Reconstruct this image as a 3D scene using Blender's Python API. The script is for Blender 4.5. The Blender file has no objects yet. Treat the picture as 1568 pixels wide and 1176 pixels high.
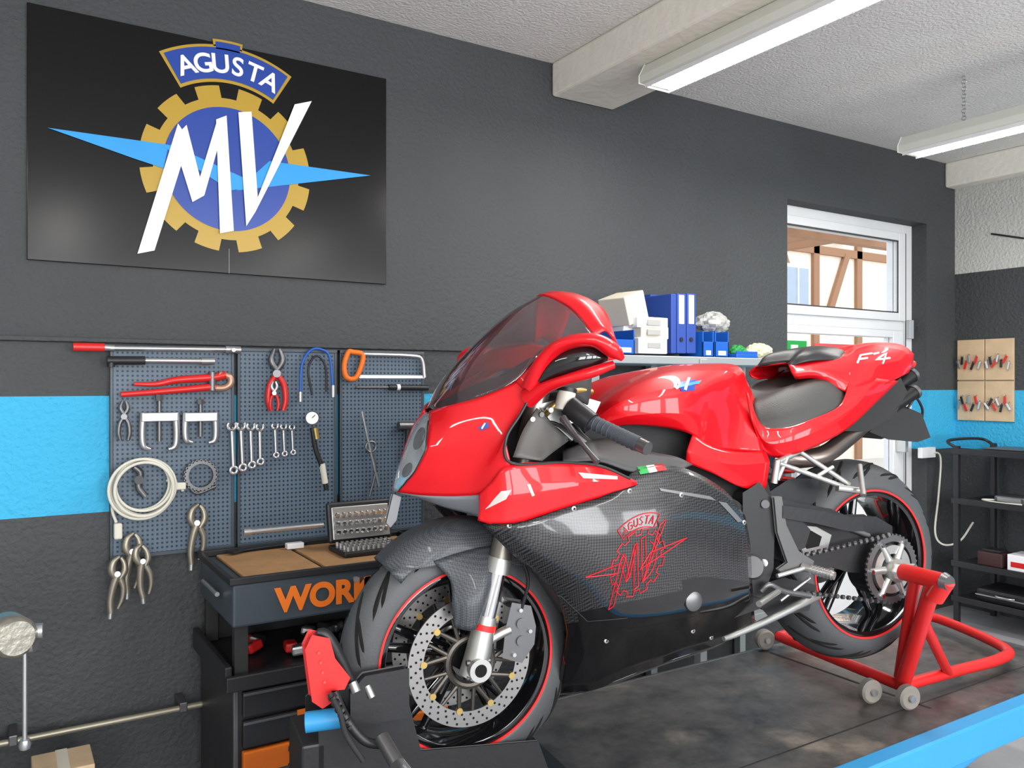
import bpy, math, random
from math import sin, cos, radians, pi
from mathutils import Vector, Matrix, Euler
from mathutils.bvhtree import BVHTree
random.seed(3)
scene=bpy.context.scene
try: scene.view_settings.view_transform='Standard'
except Exception: pass
V=Vector
# ---------- survey geometry: camera station, wall frame, motorcycle frame ----------
A=radians(57.9); FL=1250.0
CAM=V((0,-3,1.45)); FW=V((cos(A),sin(A),0)); RT=V((sin(A),-cos(A),0)); UP=V((0,0,1))
def ray(x,y): return FW+RT*((x-784)/FL)+UP*((588-y)/FL)
def onY(x,y,Y): d=ray(x,y); return CAM+d*((Y-CAM.y)/d.y)
def onX(x,y,X): d=ray(x,y); return CAM+d*((X-CAM.x)/d.x)
def onZ(x,y,Z): d=ray(x,y); return CAM+d*((Z-CAM.z)/d.z)
BB=radians(8.6); BO=V((.965,-1.22,0)); SX=V((cos(BB),-sin(BB),0)); NX=V((sin(BB),cos(BB),0))
def B(x,y,w):
    d=ray(x,y); t=(-w-(CAM-BO).dot(NX))/d.dot(NX); p=CAM+d*t-BO
    return V((p.dot(SX),p.dot(NX),p.z))
def mir(p): return V((p.x,-p.y,p.z))

# ---------- materials ----------
MATS={}
def M(name,col,rough=.5,metal=0,coat=0,bump=0,bscale=60,var=.06,vscale=6,emit=0,trans=0,ior=1.45,cr=.05):
    if name in MATS: return MATS[name]
    m=bpy.data.materials.new(name); m.use_nodes=True; nt=m.node_tree; N=nt.nodes; L=nt.links
    b=N['Principled BSDF']
    b.inputs['Roughness'].default_value=rough; b.inputs['Metallic'].default_value=metal
    b.inputs['Coat Weight'].default_value=coat; b.inputs['Coat Roughness'].default_value=cr
    b.inputs['IOR'].default_value=ior
    tc=N.new('ShaderNodeTexCoord'); no=N.new('ShaderNodeTexNoise'); no.inputs['Scale'].default_value=vscale; no.inputs['Detail'].default_value=4
    L.new(tc.outputs['Object'],no.inputs['Vector'])
    mx=N.new('ShaderNodeMix'); mx.data_type='RGBA'
    c=list(col)+[1]
    mx.inputs[6].default_value=[max(0,k*(1-var)) for k in col]+[1]
    mx.inputs[7].default_value=[min(1,k*(1+var)) for k in col]+[1]
    L.new(no.outputs['Fac'],mx.inputs[0]); L.new(mx.outputs[2],b.inputs['Base Color'])
    if emit:
        b.inputs['Emission Color'].default_value=c; b.inputs['Emission Strength'].default_value=emit
    if trans: b.inputs['Transmission Weight'].default_value=trans
    if bump:
        n2=N.new('ShaderNodeTexNoise'); n2.inputs['Scale'].default_value=bscale; n2.inputs['Detail'].default_value=3
        L.new(tc.outputs['Object'],n2.inputs['Vector'])
        bp=N.new('ShaderNodeBump'); bp.inputs['Strength'].default_value=bump; bp.inputs['Distance'].default_value=.01
        L.new(n2.outputs['Fac'],bp.inputs['Height']); L.new(bp.outputs['Normal'],b.inputs['Normal'])
    MATS[name]=m; return m
def mathn(nt,op,a,b=None):
    n=nt.nodes.new('ShaderNodeMath'); n.operation=op
    for i,v in enumerate((a,b)):
        if v is None: continue
        if isinstance(v,(int,float)): n.inputs[i].default_value=v
        else: nt.links.new(v,n.inputs[i])
    return n.outputs[0]
def banded(name,topz=None):
    m=M(name,(.048,.052,.055),.7,bump=.7,bscale=60,var=.14,vscale=2.5); nt=m.node_tree
    b=nt.nodes['Principled BSDF']; src=b.inputs['Base Color'].links[0].from_socket
    g=nt.nodes.new('ShaderNodeNewGeometry'); sp=nt.nodes.new('ShaderNodeSeparateXYZ'); nt.links.new(g.outputs['Position'],sp.inputs[0])
    z=sp.outputs[2]
    f=mathn(nt,'MULTIPLY',mathn(nt,'GREATER_THAN',z,1.032),mathn(nt,'LESS_THAN',z,1.411))
    mx=nt.nodes.new('ShaderNodeMix'); mx.data_type='RGBA'; nt.links.new(f,mx.inputs[0]); nt.links.new(src,mx.inputs[6]); mx.inputs[7].default_value=(.035,.37,.62,1)
    out=mx.outputs[2]
    if topz:
        m2=nt.nodes.new('ShaderNodeMix'); m2.data_type='RGBA'; nt.links.new(mathn(nt,'GREATER_THAN',z,topz),m2.inputs[0]); nt.links.new(out,m2.inputs[6]); m2.inputs[7].default_value=(.52,.52,.49,1); out=m2.outputs[2]
    nt.links.new(out,b.inputs['Base Color']); return m
def carbon(name,c1,c2,scale=260,rough=.3,coat=.6):
    m=M(name,c1,rough,coat=coat,var=0); nt=m.node_tree; b=nt.nodes['Principled BSDF']
    tc=nt.nodes.new('ShaderNodeTexCoord'); mp=nt.nodes.new('ShaderNodeMapping'); mp.inputs['Rotation'].default_value=(0,.78,0)
    ck=nt.nodes.new('ShaderNodeTexChecker'); ck.inputs['Scale'].default_value=scale
    ck.inputs[1].default_value=(*c1,1); ck.inputs[2].default_value=(*c2,1)
    nt.links.new(tc.outputs['Object'],mp.inputs[0]); nt.links.new(mp.outputs[0],ck.inputs[0]); nt.links.new(ck.outputs[0],b.inputs['Base Color']); return m
def pegmat():
    m=M('pegboard_steel',(.085,.125,.175),.5,var=.1,vscale=2); nt=m.node_tree; b=nt.nodes['Principled BSDF']
    src=b.inputs['Base Color'].links[0].from_socket
    g=nt.nodes.new('ShaderNodeTexCoord'); sp=nt.nodes.new('ShaderNodeSeparateXYZ'); nt.links.new(g.outputs['Object'],sp.inputs[0])
    def fr(s): return mathn(nt,'SUBTRACT',mathn(nt,'FRACT',mathn(nt,'MULTIPLY',s,66)),.5)
    a=fr(sp.outputs[0]); c=fr(sp.outputs[2])
    d=mathn(nt,'ADD',mathn(nt,'MULTIPLY',a,a),mathn(nt,'MULTIPLY',c,c))
    mx=nt.nodes.new('ShaderNodeMix'); mx.data_type='RGBA'; nt.links.new(mathn(nt,'LESS_THAN',d,.065),mx.inputs[0]); nt.links.new(src,mx.inputs[6]); mx.inputs[7].default_value=(.012,.016,.022,1)
    nt.links.new(mx.outputs[2],b.inputs['Base Color']); return m

red=M('red_gloss_paint',(.62,.003,.009),.4,coat=.55,var=.03,cr=.03,ior=1.3)
redm=M('red_metal_paint',(.58,.015,.014),.4,coat=.15)
stripe=M('pinstripe_red',(.75,.02,.02),.4)
blackg=M('black_gloss',(.006,.006,.007),.08,coat=.8)
black=M('black_satin',(.014,.014,.016),.42,bump=.05)
blackm=M('black_matte',(.018,.018,.019),.75)
seatm=M('seat_leather',(.045,.045,.043),.5,bump=.15,bscale=300)
rub=M('tyre_rubber',(.062,.064,.068),.5,bump=.08,bscale=200)
groove=M('tyre_groove',(.003,.003,.003),.95)
silver=M('cast_aluminium',(.50,.50,.48),.35,metal=.85)
chrome=M('chrome',(.75,.75,.77),.14,metal=1)
steel=M('tool_steel',(.5,.5,.51),.3,metal=.85)
dsteel=M('dark_steel',(.15,.15,.155),.38,metal=.8)
bronze=M('disc_carrier',(.09,.08,.07),.4,metal=.7)
brassm=M('brass',(.5,.35,.12),.35,metal=.8)
disc=M('brake_disc_steel',(.34,.33,.32),.32,metal=.9)
cf=carbon('carbon_fibre',(.006,.006,.007),(.044,.044,.046),scale=210,rough=.28)
cfm=carbon('carbon_matte_fender',(.028,.031,.036),(.06,.066,.075),scale=230,rough=.5,coat=.1)
whiteg=M('white_gloss',(.80,.80,.82),.3)
plast=M('white_plastic_frame',(.70,.71,.72),.35)
beamm=M('beam_plaster',(.82,.79,.70),.8,bump=.3,bscale=30)
ceilm=M('ceiling_plaster',(.80,.78,.75),.9,bump=.5,bscale=80,var=.08)
floorm=M('concrete_floor',(.32,.32,.335),.55,bump=.15,bscale=20,var=.2,vscale=3)
goldm=M('sign_gold',(.42,.26,.02),.35,coat=.2)
navy=M('sign_blue',(.012,.05,.30),.3,coat=.2)
cyan=M('sign_light_blue',(.01,.28,.66),.35,coat=.2)
blue=M('lift_blue',(.03,.27,.56),.45)
binb=M('blue_plastic',(.01,.10,.45),.4)
binb2=M('binder_blue',(.02,.06,.30),.5)
orange=M('orange_paint',(.75,.16,.01),.5)
wood=M('plywood',(.58,.42,.26),.7,var=.2,vscale=14)
cork=M('cork_mat',(.38,.21,.09),.8,var=.25,vscale=20)
green=M('green_plastic',(.02,.3,.06),.5)
cable=M('white_cable',(.62,.60,.52),.55)
glassd=M('smoked_screen',(.50,.40,.43),.03,coat=1,trans=.95,ior=1.25,var=0)
lens=M('headlight_lens',(.40,.44,.47),.08,coat=1,metal=.35,var=.5,vscale=25)
tbox=M('toolbox_dark_blue',(.045,.058,.072),.4,var=.15)
cardb=M('cardboard_box',(.62,.57,.47),.7)
glow=M('fluorescent_diffuser',(1,.99,.95),.5,emit=4)
pegm=pegmat()

# ---------- mesh helpers ----------
class G:
    def __init__(s,name,loc=(0,0,0),rz=0,local=False):
        s.e=bpy.data.objects.new(name,None); scene.collection.objects.link(s.e)
        s.e.empty_display_size=.1; s.e.location=loc; s.e.rotation_euler=(0,0,rz); s.off=V((0,0,0)) if local else -V(loc)
def add(name,vs,fs,mat,g=None,smooth=True,bevel=0,solid=0,ang=40,mats=None,mi=None):
    me=bpy.data.meshes.new(name); me.from_pydata([tuple(v) for v in vs],[],[tuple(f) for f in fs]); me.update()
    o=bpy.data.objects.new(name,me); scene.collection.objects.link(o)
    for m in (mats or [mat]): me.materials.append(m)
    if mi:
        for p,k in zip(me.polygons,mi): p.material_index=k
    if smooth:
        for p in me.polygons: p.use_smooth=True
        try: me.set_sharp_from_angle(angle=radians(ang))
        except Exception: pass
    if g: o.parent=g.e; o.location=g.off
    if solid:
        md=o.modifiers.new('s','SOLIDIFY'); md.thickness=solid; md.offset=0
    if bevel:
        md=o.modifiers.new('b','BEVEL'); md.width=bevel; md.segments=2; md.limit_method='ANGLE'
    return o
def box(name,lo,hi,mat,g=None,bevel=.003,rot=None):
    lo=V(lo);hi=V(hi); c=(lo+hi)/2; h=(hi-lo)/2
    vs=[V((i*h.x,j*h.y,k*h.z)) for k in(-1,1) for j in(-1,1) for i in(-1,1)]
    if rot:
        R=Euler([radians(a) for a in rot]).to_matrix(); vs=[R@v for v in vs]
    vs=[v+c for v in vs]
    return add(name,vs,[(0,2,3,1),(4,5,7,6),(0,1,5,4),(2,6,7,3),(0,4,6,2),(1,3,7,5)],mat,g,smooth=False,bevel=bevel)
def frame_for(T):
    T=T.normalized(); a=V((0,0,1)) if abs(T.z)<.9 else V((1,0,0)); s=T.cross(a).normalized(); return s,s.cross(T).normalized()
def cylvf(p0,p1,r0,r1=None,n=20,vs=None,fs=None):
    if r1 is None:r1=r0
    p0=V(p0);p1=V(p1); s,u=frame_for(p1-p0)
    vs=[] if vs is None else vs; fs=[] if fs is None else fs; o=len(vs)
    for p,r in((p0,r0),(p1,r1)):
        for k in range(n): a=2*pi*k/n; vs.append(p+s*r*cos(a)+u*r*sin(a))
    for k in range(n): fs.append((o+k,o+(k+1)%n,o+n+(k+1)%n,o+n+k))
    fs.append(tuple(o+k for k in reversed(range(n)))); fs.append(tuple(o+n+k for k in range(n)))
    return vs,fs
def cyl(name,p0,p1,r0,mat,g=None,r1=None,n=24,bevel=0):
    vs,fs=cylvf(p0,p1,r0,r1,n); return add(name,vs,fs,mat,g,bevel=bevel)
def cyls(name,lst,mat,g=None,n=10):
    vs=[];fs=[]
    for a in lst: cylvf(a[0],a[1],a[2],a[3] if len(a)>3 else None,n,vs,fs)
    return add(name,vs,fs,mat,g)
def crp(a,b,c,d,t):
    return .5*((2*b)+(c-a)*t+(2*a-5*b+4*c-d)*t*t+(3*b-a-3*c+d)*t*t*t)
def crl(P,n,closed=False,lin=0):
    P=list(P); m=len(P)
    if m<3 and not closed:
        return [P[0].lerp(P[1],k/n) for k in range(n+1)]
    out=[]
    if closed:
        for i in range(m):
            for k in range(n): out.append(crp(P[i-1],P[i],P[(i+1)%m],P[(i+2)%m],k/n))
        return out
    Q=[2*P[0]-P[1]]+P+[2*P[-1]-P[-2]]
    for i in range(1,m):
        for k in range(n):
            c=crp(Q[i-1],Q[i],Q[i+1],Q[i+2],k/n)
            if lin: c=c.lerp(Q[i].lerp(Q[i+1],k/n),lin)
            out.append(c)
    out.append(P[-1]); return out
def sweepvf(P,r,n=10,sub=6,closed=False,smooth=True,vs=None,fs=None):
    P=[V(p) for p in P]
    rs=list(r) if isinstance(r,(list,tuple)) else [r]*len(P)
    if smooth and len(P)>2:
        R=crl([V((q,0,0)) for q in rs],sub,closed); rs=[q.x for q in R]; P=crl(P,sub,closed)
    m=len(P); T=[]
    for i in range(m):
        a=P[i-1] if (i>0 or closed) else P[0]; b=P[(i+1)%m] if (i<m-1 or closed) else P[-1]
        T.append((b-a).normalized())
    s,u=frame_for(T[0]); vs=[] if vs is None else vs; fs=[] if fs is None else fs; o=len(vs)
    for i in range(m):
        s=(s-T[i]*s.dot(T[i])).normalized(); u=s.cross(T[i])
        for k in range(n): a=2*pi*k/n; vs.append(P[i]+s*rs[i]*cos(a)+u*rs[i]*sin(a))
    for i in range(m if closed else m-1):
        j=(i+1)%m
        for k in range(n): fs.append((o+i*n+k,o+i*n+(k+1)%n,o+j*n+(k+1)%n,o+j*n+k))
    if not closed: fs.append(tuple(o+k for k in reversed(range(n)))); fs.append(tuple(o+(m-1)*n+k for k in range(n)))
    return vs,fs
def sweep(name,P,r,mat,g=None,n=10,sub=6,closed=False,smooth=True):
    vs,fs=sweepvf(P,r,n,sub,closed,smooth); return add(name,vs,fs,mat,g)
def loft(name,C,rs,ru,mat,g=None,n=20,sub=6,upv=V((0,0,1))):
    C=[V(p) for p in C]; R=crl([V((a,b,0)) for a,b in zip(rs,ru)],sub); C=crl(C,sub); m=len(C); vs=[];fs=[]
    for i in range(m):
        T=(C[min(i+1,m-1)]-C[max(i-1,0)]).normalized(); s=T.cross(upv).normalized(); u=s.cross(T)
        for k in range(n): a=2*pi*k/n; vs.append(C[i]+s*R[i].x*cos(a)+u*R[i].y*sin(a))
    for i in range(m-1):
        for k in range(n): fs.append((i*n+k,i*n+(k+1)%n,(i+1)*n+(k+1)%n,(i+1)*n+k))
    fs.append(tuple(reversed(range(n)))); fs.append(tuple((m-1)*n+k for k in range(n)))
    return add(name,vs,fs,mat,g,ang=60)
def lathe(name,prof,c,ax,mat,g=None,n=64,closed=True,solid=0,ang=40):
    c=V(c); ax=V(ax).normalized(); s,u=frame_for(ax); m=len(prof); vs=[];fs=[]
    for k in range(n):
        a=2*pi*k/n; d=s*cos(a)+u*sin(a)
        for r,h in prof: vs.append(c+d*r+ax*h)
    for k in range(n):
        j=(k+1)%n
        for i in range(m if closed else m-1): fs.append((k*m+i,k*m+(i+1)%m,j*m+(i+1)%m,j*m+i))
    return add(name,vs,fs,mat,g,solid=solid,ang=ang)
def torus(name,c,ax,R,r,mat,g=None,n=32,m=8):
    return lathe(name,[(R+r*cos(2*pi*k/m),r*sin(2*pi*k/m)) for k in range(m)],c,ax,mat,g,n)
def crgrid(rows,nu,nv,lin=0):
    rr=[crl(r,nu) for r in rows]; cols=[crl([r[i] for r in rr],nv,lin=lin) for i in range(len(rr[0]))]
    return [[c[j] for c in cols] for j in range(len(cols[0]))]
def gridobj(name,rows,mat,g,nu=5,nv=5,solid=.005,matfn=None,mats=None,lin=0):
    gr=crgrid(rows,nu,nv,lin); a=len(gr); b=len(gr[0]); vs=[p for r in gr for p in r]; fs=[];mi=[]
    for i in range(a-1):
        for j in range(b-1):
            fs.append((i*b+j,i*b+j+1,(i+1)*b+j+1,(i+1)*b+j))
            if matfn: mi.append(matfn(i/(a-1),j/(b-1)))
    o=add(name,vs,fs,mat,g,solid=solid,ang=75 if not lin else 22,mats=mats,mi=mi or None); return o,vs,fs
SURF=[]
def body(name,px,mat,mode='center',solid=.005,nu=5,nv=5,matfn=None,mats=None,surf=True,lin=0):
    rows=[[B(*p) for p in r] for r in px]
    if mode=='center':
        full=[[mir(p) for p in r] for r in reversed(rows[1:])]+rows
        fn=(lambda v,u:matfn(abs(v-.5)*2,u)) if matfn else None
        o,vs,fs=gridobj(name,full,mat,bike,nu,nv,solid,fn,mats,lin)
        if surf: SURF.append((vs,fs))
    else:
        o,vs,fs=gridobj(name+'_near',rows,mat,bike,nu,nv,solid,matfn,mats,lin)
        if surf: SURF.append((vs,fs))
        if mode=='both': gridobj(name+'_far',[[mir(p) for p in r] for r in rows],mat,bike,nu,nv,solid,matfn,mats,lin)
def slab(name,P,a,b,mat,g,bevel=.003,hole=None):
    n=len(P); vs=[V((p[0],-a,p[1])) for p in P]+[V((p[0],-b,p[1])) for p in P]
    fs=[tuple(range(n)),tuple(range(2*n-1,n-1,-1))]+[(i,(i+1)%n,n+(i+1)%n,n+i) for i in range(n)]
    return add(name,vs,fs,mat,g,smooth=False,bevel=bevel)
def prismB(name,px,w0,w1,mat,bevel=.003,both=False):
    P=[B(x,y,w1) for x,y in px]; slab(name,[(p.x,p.z) for p in P],w0,w1,mat,bike,bevel)
    if both: slab(name+'_far',[(p.x,p.z) for p in P],-w0,-w1,mat,bike,bevel)
def bvh():
    vs=[];fs=[]
    for v,f in SURF:
        o=len(vs); vs+=v; fs+=[tuple(k+o for k in q) for q in f]
    return BVHTree.FromPolygons(vs,fs)
def toloc(v): return V((v.dot(SX),v.dot(NX),v.z))
def hit(x,y,off=.004):
    o=toloc(CAM-BO); d=toloc(ray(x,y)).normalized(); r=TREE.ray_cast(o,d)
    if r[0] is None: return None
    n=r[1]; n=n if n.dot(d)<0 else -n
    return r[0]+n*off
def decals(name,pls,r,mat,off=.0035):
    vs=[];fs=[]
    for pl in pls:
        out=[]
        for a,b in zip(pl[:-1],pl[1:]):
            L=max(1,int(math.hypot(b[0]-a[0],b[1]-a[1])/6))
            for k in range(L):
                h=hit(a[0]+(b[0]-a[0])*k/L,a[1]+(b[1]-a[1])*k/L,off)
                if h: out.append(h)
        h=hit(*pl[-1],off)
        if h: out.append(h)
        if len(out)>1: sweepvf(out,r,5,1,False,False,vs,fs)
    if vs: add(name,vs,fs,mat,bike)
def patch(name,q,mat,nu=8,nv=4,off=.0045):
    vs=[]
    for j in range(nv+1):
        for i in range(nu+1):
            a=i/nu;b=j/nv
            x=(q[0][0]*(1-a)+q[1][0]*a)*(1-b)+(q[3][0]*(1-a)+q[2][0]*a)*b
            y=(q[0][1]*(1-a)+q[1][1]*a)*(1-b)+(q[3][1]*(1-a)+q[2][1]*a)*b
            h=hit(x,y,off)
            if h is None: return
            vs.append(h)
    fs=[(j*(nu+1)+i,j*(nu+1)+i+1,(j+1)*(nu+1)+i+1,(j+1)*(nu+1)+i) for j in range(nv) for i in range(nu)]
    add(name,vs,fs,mat,bike)
def oval(name,cx,cy,rx,ry,mat,off=.0045,rot=0):
    c=hit(cx,cy,off); vs=[c];fs=[]
    if c is None: return
    rings=4;n=24
    for j in range(1,rings+1):
        for k in range(n):
            a=2*pi*k/n; X=rx*j/rings*cos(a);Y=ry*j/rings*sin(a)
            h=hit(cx+X*cos(rot)-Y*sin(rot),cy+X*sin(rot)+Y*cos(rot),off)
            if h is None: return
            vs.append(h)
    for k in range(n): fs.append((0,1+k,1+(k+1)%n))
    for j in range(rings-1):
        for k in range(n): fs.append((1+j*n+k,1+(j+1)*n+k,1+(j+1)*n+(k+1)%n,1+j*n+(k+1)%n))
    add(name,vs,fs,mat,bike)
def text(name,s,loc,size,mat,g,rot,ext=.002,align='CENTER',bold=.018):
    c=bpy.data.curves.new(name,'FONT'); c.body=s; c.size=size; c.extrude=ext; c.align_x=align; c.align_y='CENTER'; c.offset=size*bold
    o=bpy.data.objects.new(name+'_c',c); scene.collection.objects.link(o)
    bpy.context.view_layer.update()
    me=bpy.data.meshes.new_from_object(o.evaluated_get(bpy.context.evaluated_depsgraph_get()))
    bpy.data.objects.remove(o); me.materials.clear(); me.materials.append(mat)
    q=bpy.data.objects.new(name,me); scene.collection.objects.link(q)
    q.location=V(loc)+(g.off if g else V((0,0,0))); q.rotation_euler=rot
    if g: q.parent=g.e
    return q
def planepoly(name,P,Y,mat,g,th=.002):
    n=len(P); vs=[V((p[0],Y,p[1])) for p in P]+[V((p[0],Y+th,p[1])) for p in P]
    fs=[tuple(range(n)),tuple(range(2*n-1,n-1,-1))]+[(i,(i+1)%n,n+(i+1)%n,n+i) for i in range(n)]
    return add(name,vs,fs,mat,g,smooth=False)

# ================= ROOM =================
CZ=2.885
wm=banded('charcoal_wall_with_blue_band'); wr=banded('right_wall_paint',2.17)
gw=G('wall_back')
box('left_part',(-3,0,0),(3.67,.25,CZ),wm,gw,0); box('right_part',(5.0,0,0),(5.32,.25,CZ),wm,gw,0)
box('above_door',(3.67,0,2.47),(5.0,.25,CZ),wm,gw,0); box('wainscot',(-3,-.03,0),(3.6,0,1.585),wm,gw,.004)
box('wall_right',(5.32,-6.6,0),(5.5,.25,CZ),wr,None,0)
box('wall_left',(-3.2,-6.6,0),(-3,.25,CZ),M('plain_wall',(.42,.42,.40),.8),None,0)
box('floor',(-3.2,-6.6,-.1),(5.5,.25,0),floorm,None,0)
box('ceiling',(-3.2,-6.6,CZ),(5.5,.25,CZ+.15),ceilm,None,0)
gf=G('wall_front'); pw=MATS['plain_wall']
box('low',(-3,-6.6,0),(5.32,-6.4,.7),pw,gf,0); box('high',(-3,-6.6,2.5),(5.32,-6.4,CZ),pw,gf,0)
for i,(a,b) in enumerate(((-3,-2.4),(-.9,-.6),(.9,1.2),(2.7,3.0),(4.5,5.32))): box('pier_%d'%i,(a,-6.6,.7),(b,-6.4,2.5),pw,gf,0)
box('trim_1',(2.09,-6.4,2.735),(2.44,0,CZ),beamm,None,.012)
box('trim_2',(5.20,-6.4,2.725),(5.32,-.0,CZ),beamm,None,.012)
gd=G('door_1',(4.33,.15,0))
Y0,Y1=.10,.17
def fr(n,a,b,m=plast,y0=Y0,y1=Y1,bv=.004): box(n,(a[0],y0,a[1]),(b[0],y1,b[1]),m,gd,bv)
fr('frame_left',(3.67,0),(3.73,2.47)); fr('frame_right',(4.9,0),(5.0,2.47)); fr('frame_top',(3.73,2.41),(4.9,2.47))
fr('transom_bar',(3.73,1.79),(4.9,1.85)); fr('sash_l',(3.73,1.85),(3.77,2.41),y0=.08); fr('sash_r',(4.83,1.85),(4.9,2.41),y0=.08); fr('sash_t',(3.77,2.36),(4.83,2.41),y0=.08); fr('sash_b',(3.77,1.85),(4.83,1.90),y0=.08)
fr('leaf_l',(3.73,0),(3.78,1.79)); fr('leaf_r',(4.80,0),(4.9,1.79)); fr('leaf_t',(3.78,1.745),(4.80,1.79)); fr('leaf_b',(3.78,0),(4.80,.35))
gask=M('rubber_gasket',(.05,.05,.05),.6)
fr('gasket_t',(3.77,2.352),(4.83,2.36),gask,.085,.09,0); fr('gasket_b',(3.77,1.90),(4.83,1.908),gask,.085,.09,0); fr('gasket_r',(4.822,1.90),(4.83,2.36),gask,.085,.09,0); fr('gasket_f',(4.896,0),(4.902,2.41),gask,.078,.082,0)
pane=M('window_glass',(.95,.97,1),.02,trans=1,ior=1.02,var=0)
fr('pane_top',(3.77,1.9),(4.83,2.36),pane,.12,.124,0); fr('pane_door',(3.78,.35),(4.80,1.745),pane,.13,.134,0)
fr('exit_sign',(3.80,1.62),(3.98,1.70),green,.115,.122,0); fr('exit_arrow',(3.84,1.645),(3.90,1.675),whiteg,.112,.115,0); fr('notice',(4.05,1.64),(4.45,1.69),M('notice_red',(.6,.08,.09),.6),.115,.122,0)
fr('hinge_cover',(4.93,1.74),(4.975,1.86),M('hinge_grey',(.4,.42,.44),.5),.07,.10)
box('handle',(4.82,.03,1.02),(4.85,.1,1.14),silver,gd)
go=G('half_timbered_house',(12,7,0))
cream=M('facade_cream',(.88,.78,.64),.9,var=.1); timber=M('timber',(.34,.18,.10),.8)
box('facade',(7,7,-.2),(20,7.4,7),cream,go,0)
for x in (8.5,10,11.6,12.9,14.2,15.6): box('post',(x,6.93,-.2),(x+.16,7.0,7),timber,go,0)
for z in (1.2,2.6,3.9,5.2): box('rail',(7,6.93,z),(20,7.0,z+.15),timber,go,0)
for x,r in ((10.8,25),(12.3,-25),(13.6,25)): box('brace',(x-.07,6.92,2.6),(x+.07,6.99,4.0),timber,go,0,rot=(0,r,0))
for x0,z0 in ((12.0,2.85),(13.1,4.15),(10.3,4.2)):
    box('house_window',(x0,6.9,z0),(x0+.75,7,z0+.8),whiteg,go); box('house_window_glass',(x0+.07,6.88,z0+.07),(x0+.68,6.92,z0+.73),M('bluish_glass',(.35,.42,.5),.1),go,0); box('glazing_bar',(x0+.36,6.86,z0+.07),(x0+.39,6.88,z0+.73),whiteg,go,0)
ge=G('timber_canopy',(5.5,2,2.9))
for k in range(7): box('rafter_%d'%k,(4.6+k*.35,.8,2.80),(4.68+k*.35,4.2,2.88),timber,ge,0)
box('canopy_beam',(4.4,1.6,2.72),(7.2,1.7,2.80),timber,ge,0)
box('yard_ground',(-3,.26,-.15),(20,6.9,-.02),M('paving',(.55,.53,.5),.9),None,0)

# ================= FLUORESCENT LAMPS =================
def chain(name,p,z1,g):
    z=p[2];k=0
    while z<z1:
        torus('%s_link_%d'%(name,k),(p[0],p[1],z),(1,0,0) if k%2 else (0,1,0),.010,.0022,steel,g,12,6); z+=.017;k+=1
def lamp(x0,x1,y0,y1,z0,z1,hang=None):
    g=G('fluorescent_ceiling_light',((x0+x1)/2,(y0+y1)/2,z1))
    b=.028
    vs=[]
    for y in(y0,y1): vs+=[V((x0,y,z0+b)),V((x0+b,y,z1)),V((x1-b,y,z1)),V((x1,y,z0+b)),V((x1,y,z0)),V((x0,y,z0))]
    fs=[(0,1,2,3,4,5),(11,10,9,8,7,6)]+[(i,(i+1)%6,6+(i+1)%6,6+i) for i in range(6)]
    add('housing',vs,fs,M('lamp_housing',(.72,.73,.66),.45),g,smooth=False,bevel=.003)
    box('diffuser',(x0+.03,y0+.03,z0-.012),(x1-.03,y1-.03,z0+.002),glow,g,.004)
    for k in range(int((y1-y0)/.05)): box('louvre_%d'%k,(x0+.025,y0+.03+k*.05,z0-.018),(x1-.025,y0+.033+k*.05,z0-.010),whiteg,g,0)
    for s in (x0+.022,x1-.026): box('reflector_lip',(s,y0+.01,z0-.016),(s+.004,y1-.01,z0),whiteg,g,0)
    if hang:
        for k,y in enumerate(hang): chain('chain_%d'%k,((x0+x1)/2,y,z1+.01),CZ,g)
    L=bpy.data.lights.new('tube_light','AREA'); L.shape='RECTANGLE'; L.size=x1-x0-.06; L.size_y=abs(y1-y0)-.1; L.energy=28; L.color=(1,.98,.93)
    o=bpy.data.objects.new('tube_light',L); scene.collection.objects.link(o); o.parent=g.e; o.location=V(((x0+x1)/2,(y0+y1)/2,z0-.03))+g.off
lamp(2.17,2.34,-2.1,-.5,2.655,2.733)
lamp(3.72,3.88,-2.1,-.62,2.585,2.66,hang=(-.90,-1.85))
lamp(.3,.47,-4.9,-3.4,2.65,2.73,hang=(-3.7,-4.6)); lamp(2.17,2.34,-5.2,-3.7,2.655,2.733); lamp(-1.6,-1.43,-2.8,-1.3,2.65,2.73,hang=(-1.6,-2.5))  # out-of-view fixtures, added as fill light

# ================= WALL SIGN =================
gs=G('wall_logo_sign',(.68,-.01,2.25)); YS=-.014
sm=M('sign_black_gloss',(.004,.004,.0045),.2,coat=0,var=0,ior=1.36)
box('panel',(.072,-.012,1.842),(1.29,0,2.653),sm,gs,.002)
gc=(.688,2.211)
def rel(px): p=onY(px[0],px[1],YS); return (p.x-gc[0],p.z-gc[1])
LOGO={}
def ringpoly(name,ro,ri,Y,mat,n=144,teeth=0,rt=0,a0=0,a1=360):
    vs=[];fs=[]
    for k in range(n+1):
        a=radians(a0+(a1-a0)*k/n); r=ro
        if teeth:
            ph=(math.degrees(a)*teeth/360)%1
            if .22<ph<.78: r=rt
        for q in (r,ri): vs.append(V((gc[0]+q*cos(a),Y,gc[1]+q*sin(a))))
    for k in range(n): fs.append((2*k,2*k+1,2*k+3,2*k+2))
    return add(name,vs,fs,mat,gs,smooth=False)
ringpoly('gear',.250,.205,YS,goldm,432,12,.293)
ringpoly('blue_disc',.218,.0005,YS-.0015,navy,72)
k=0
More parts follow.
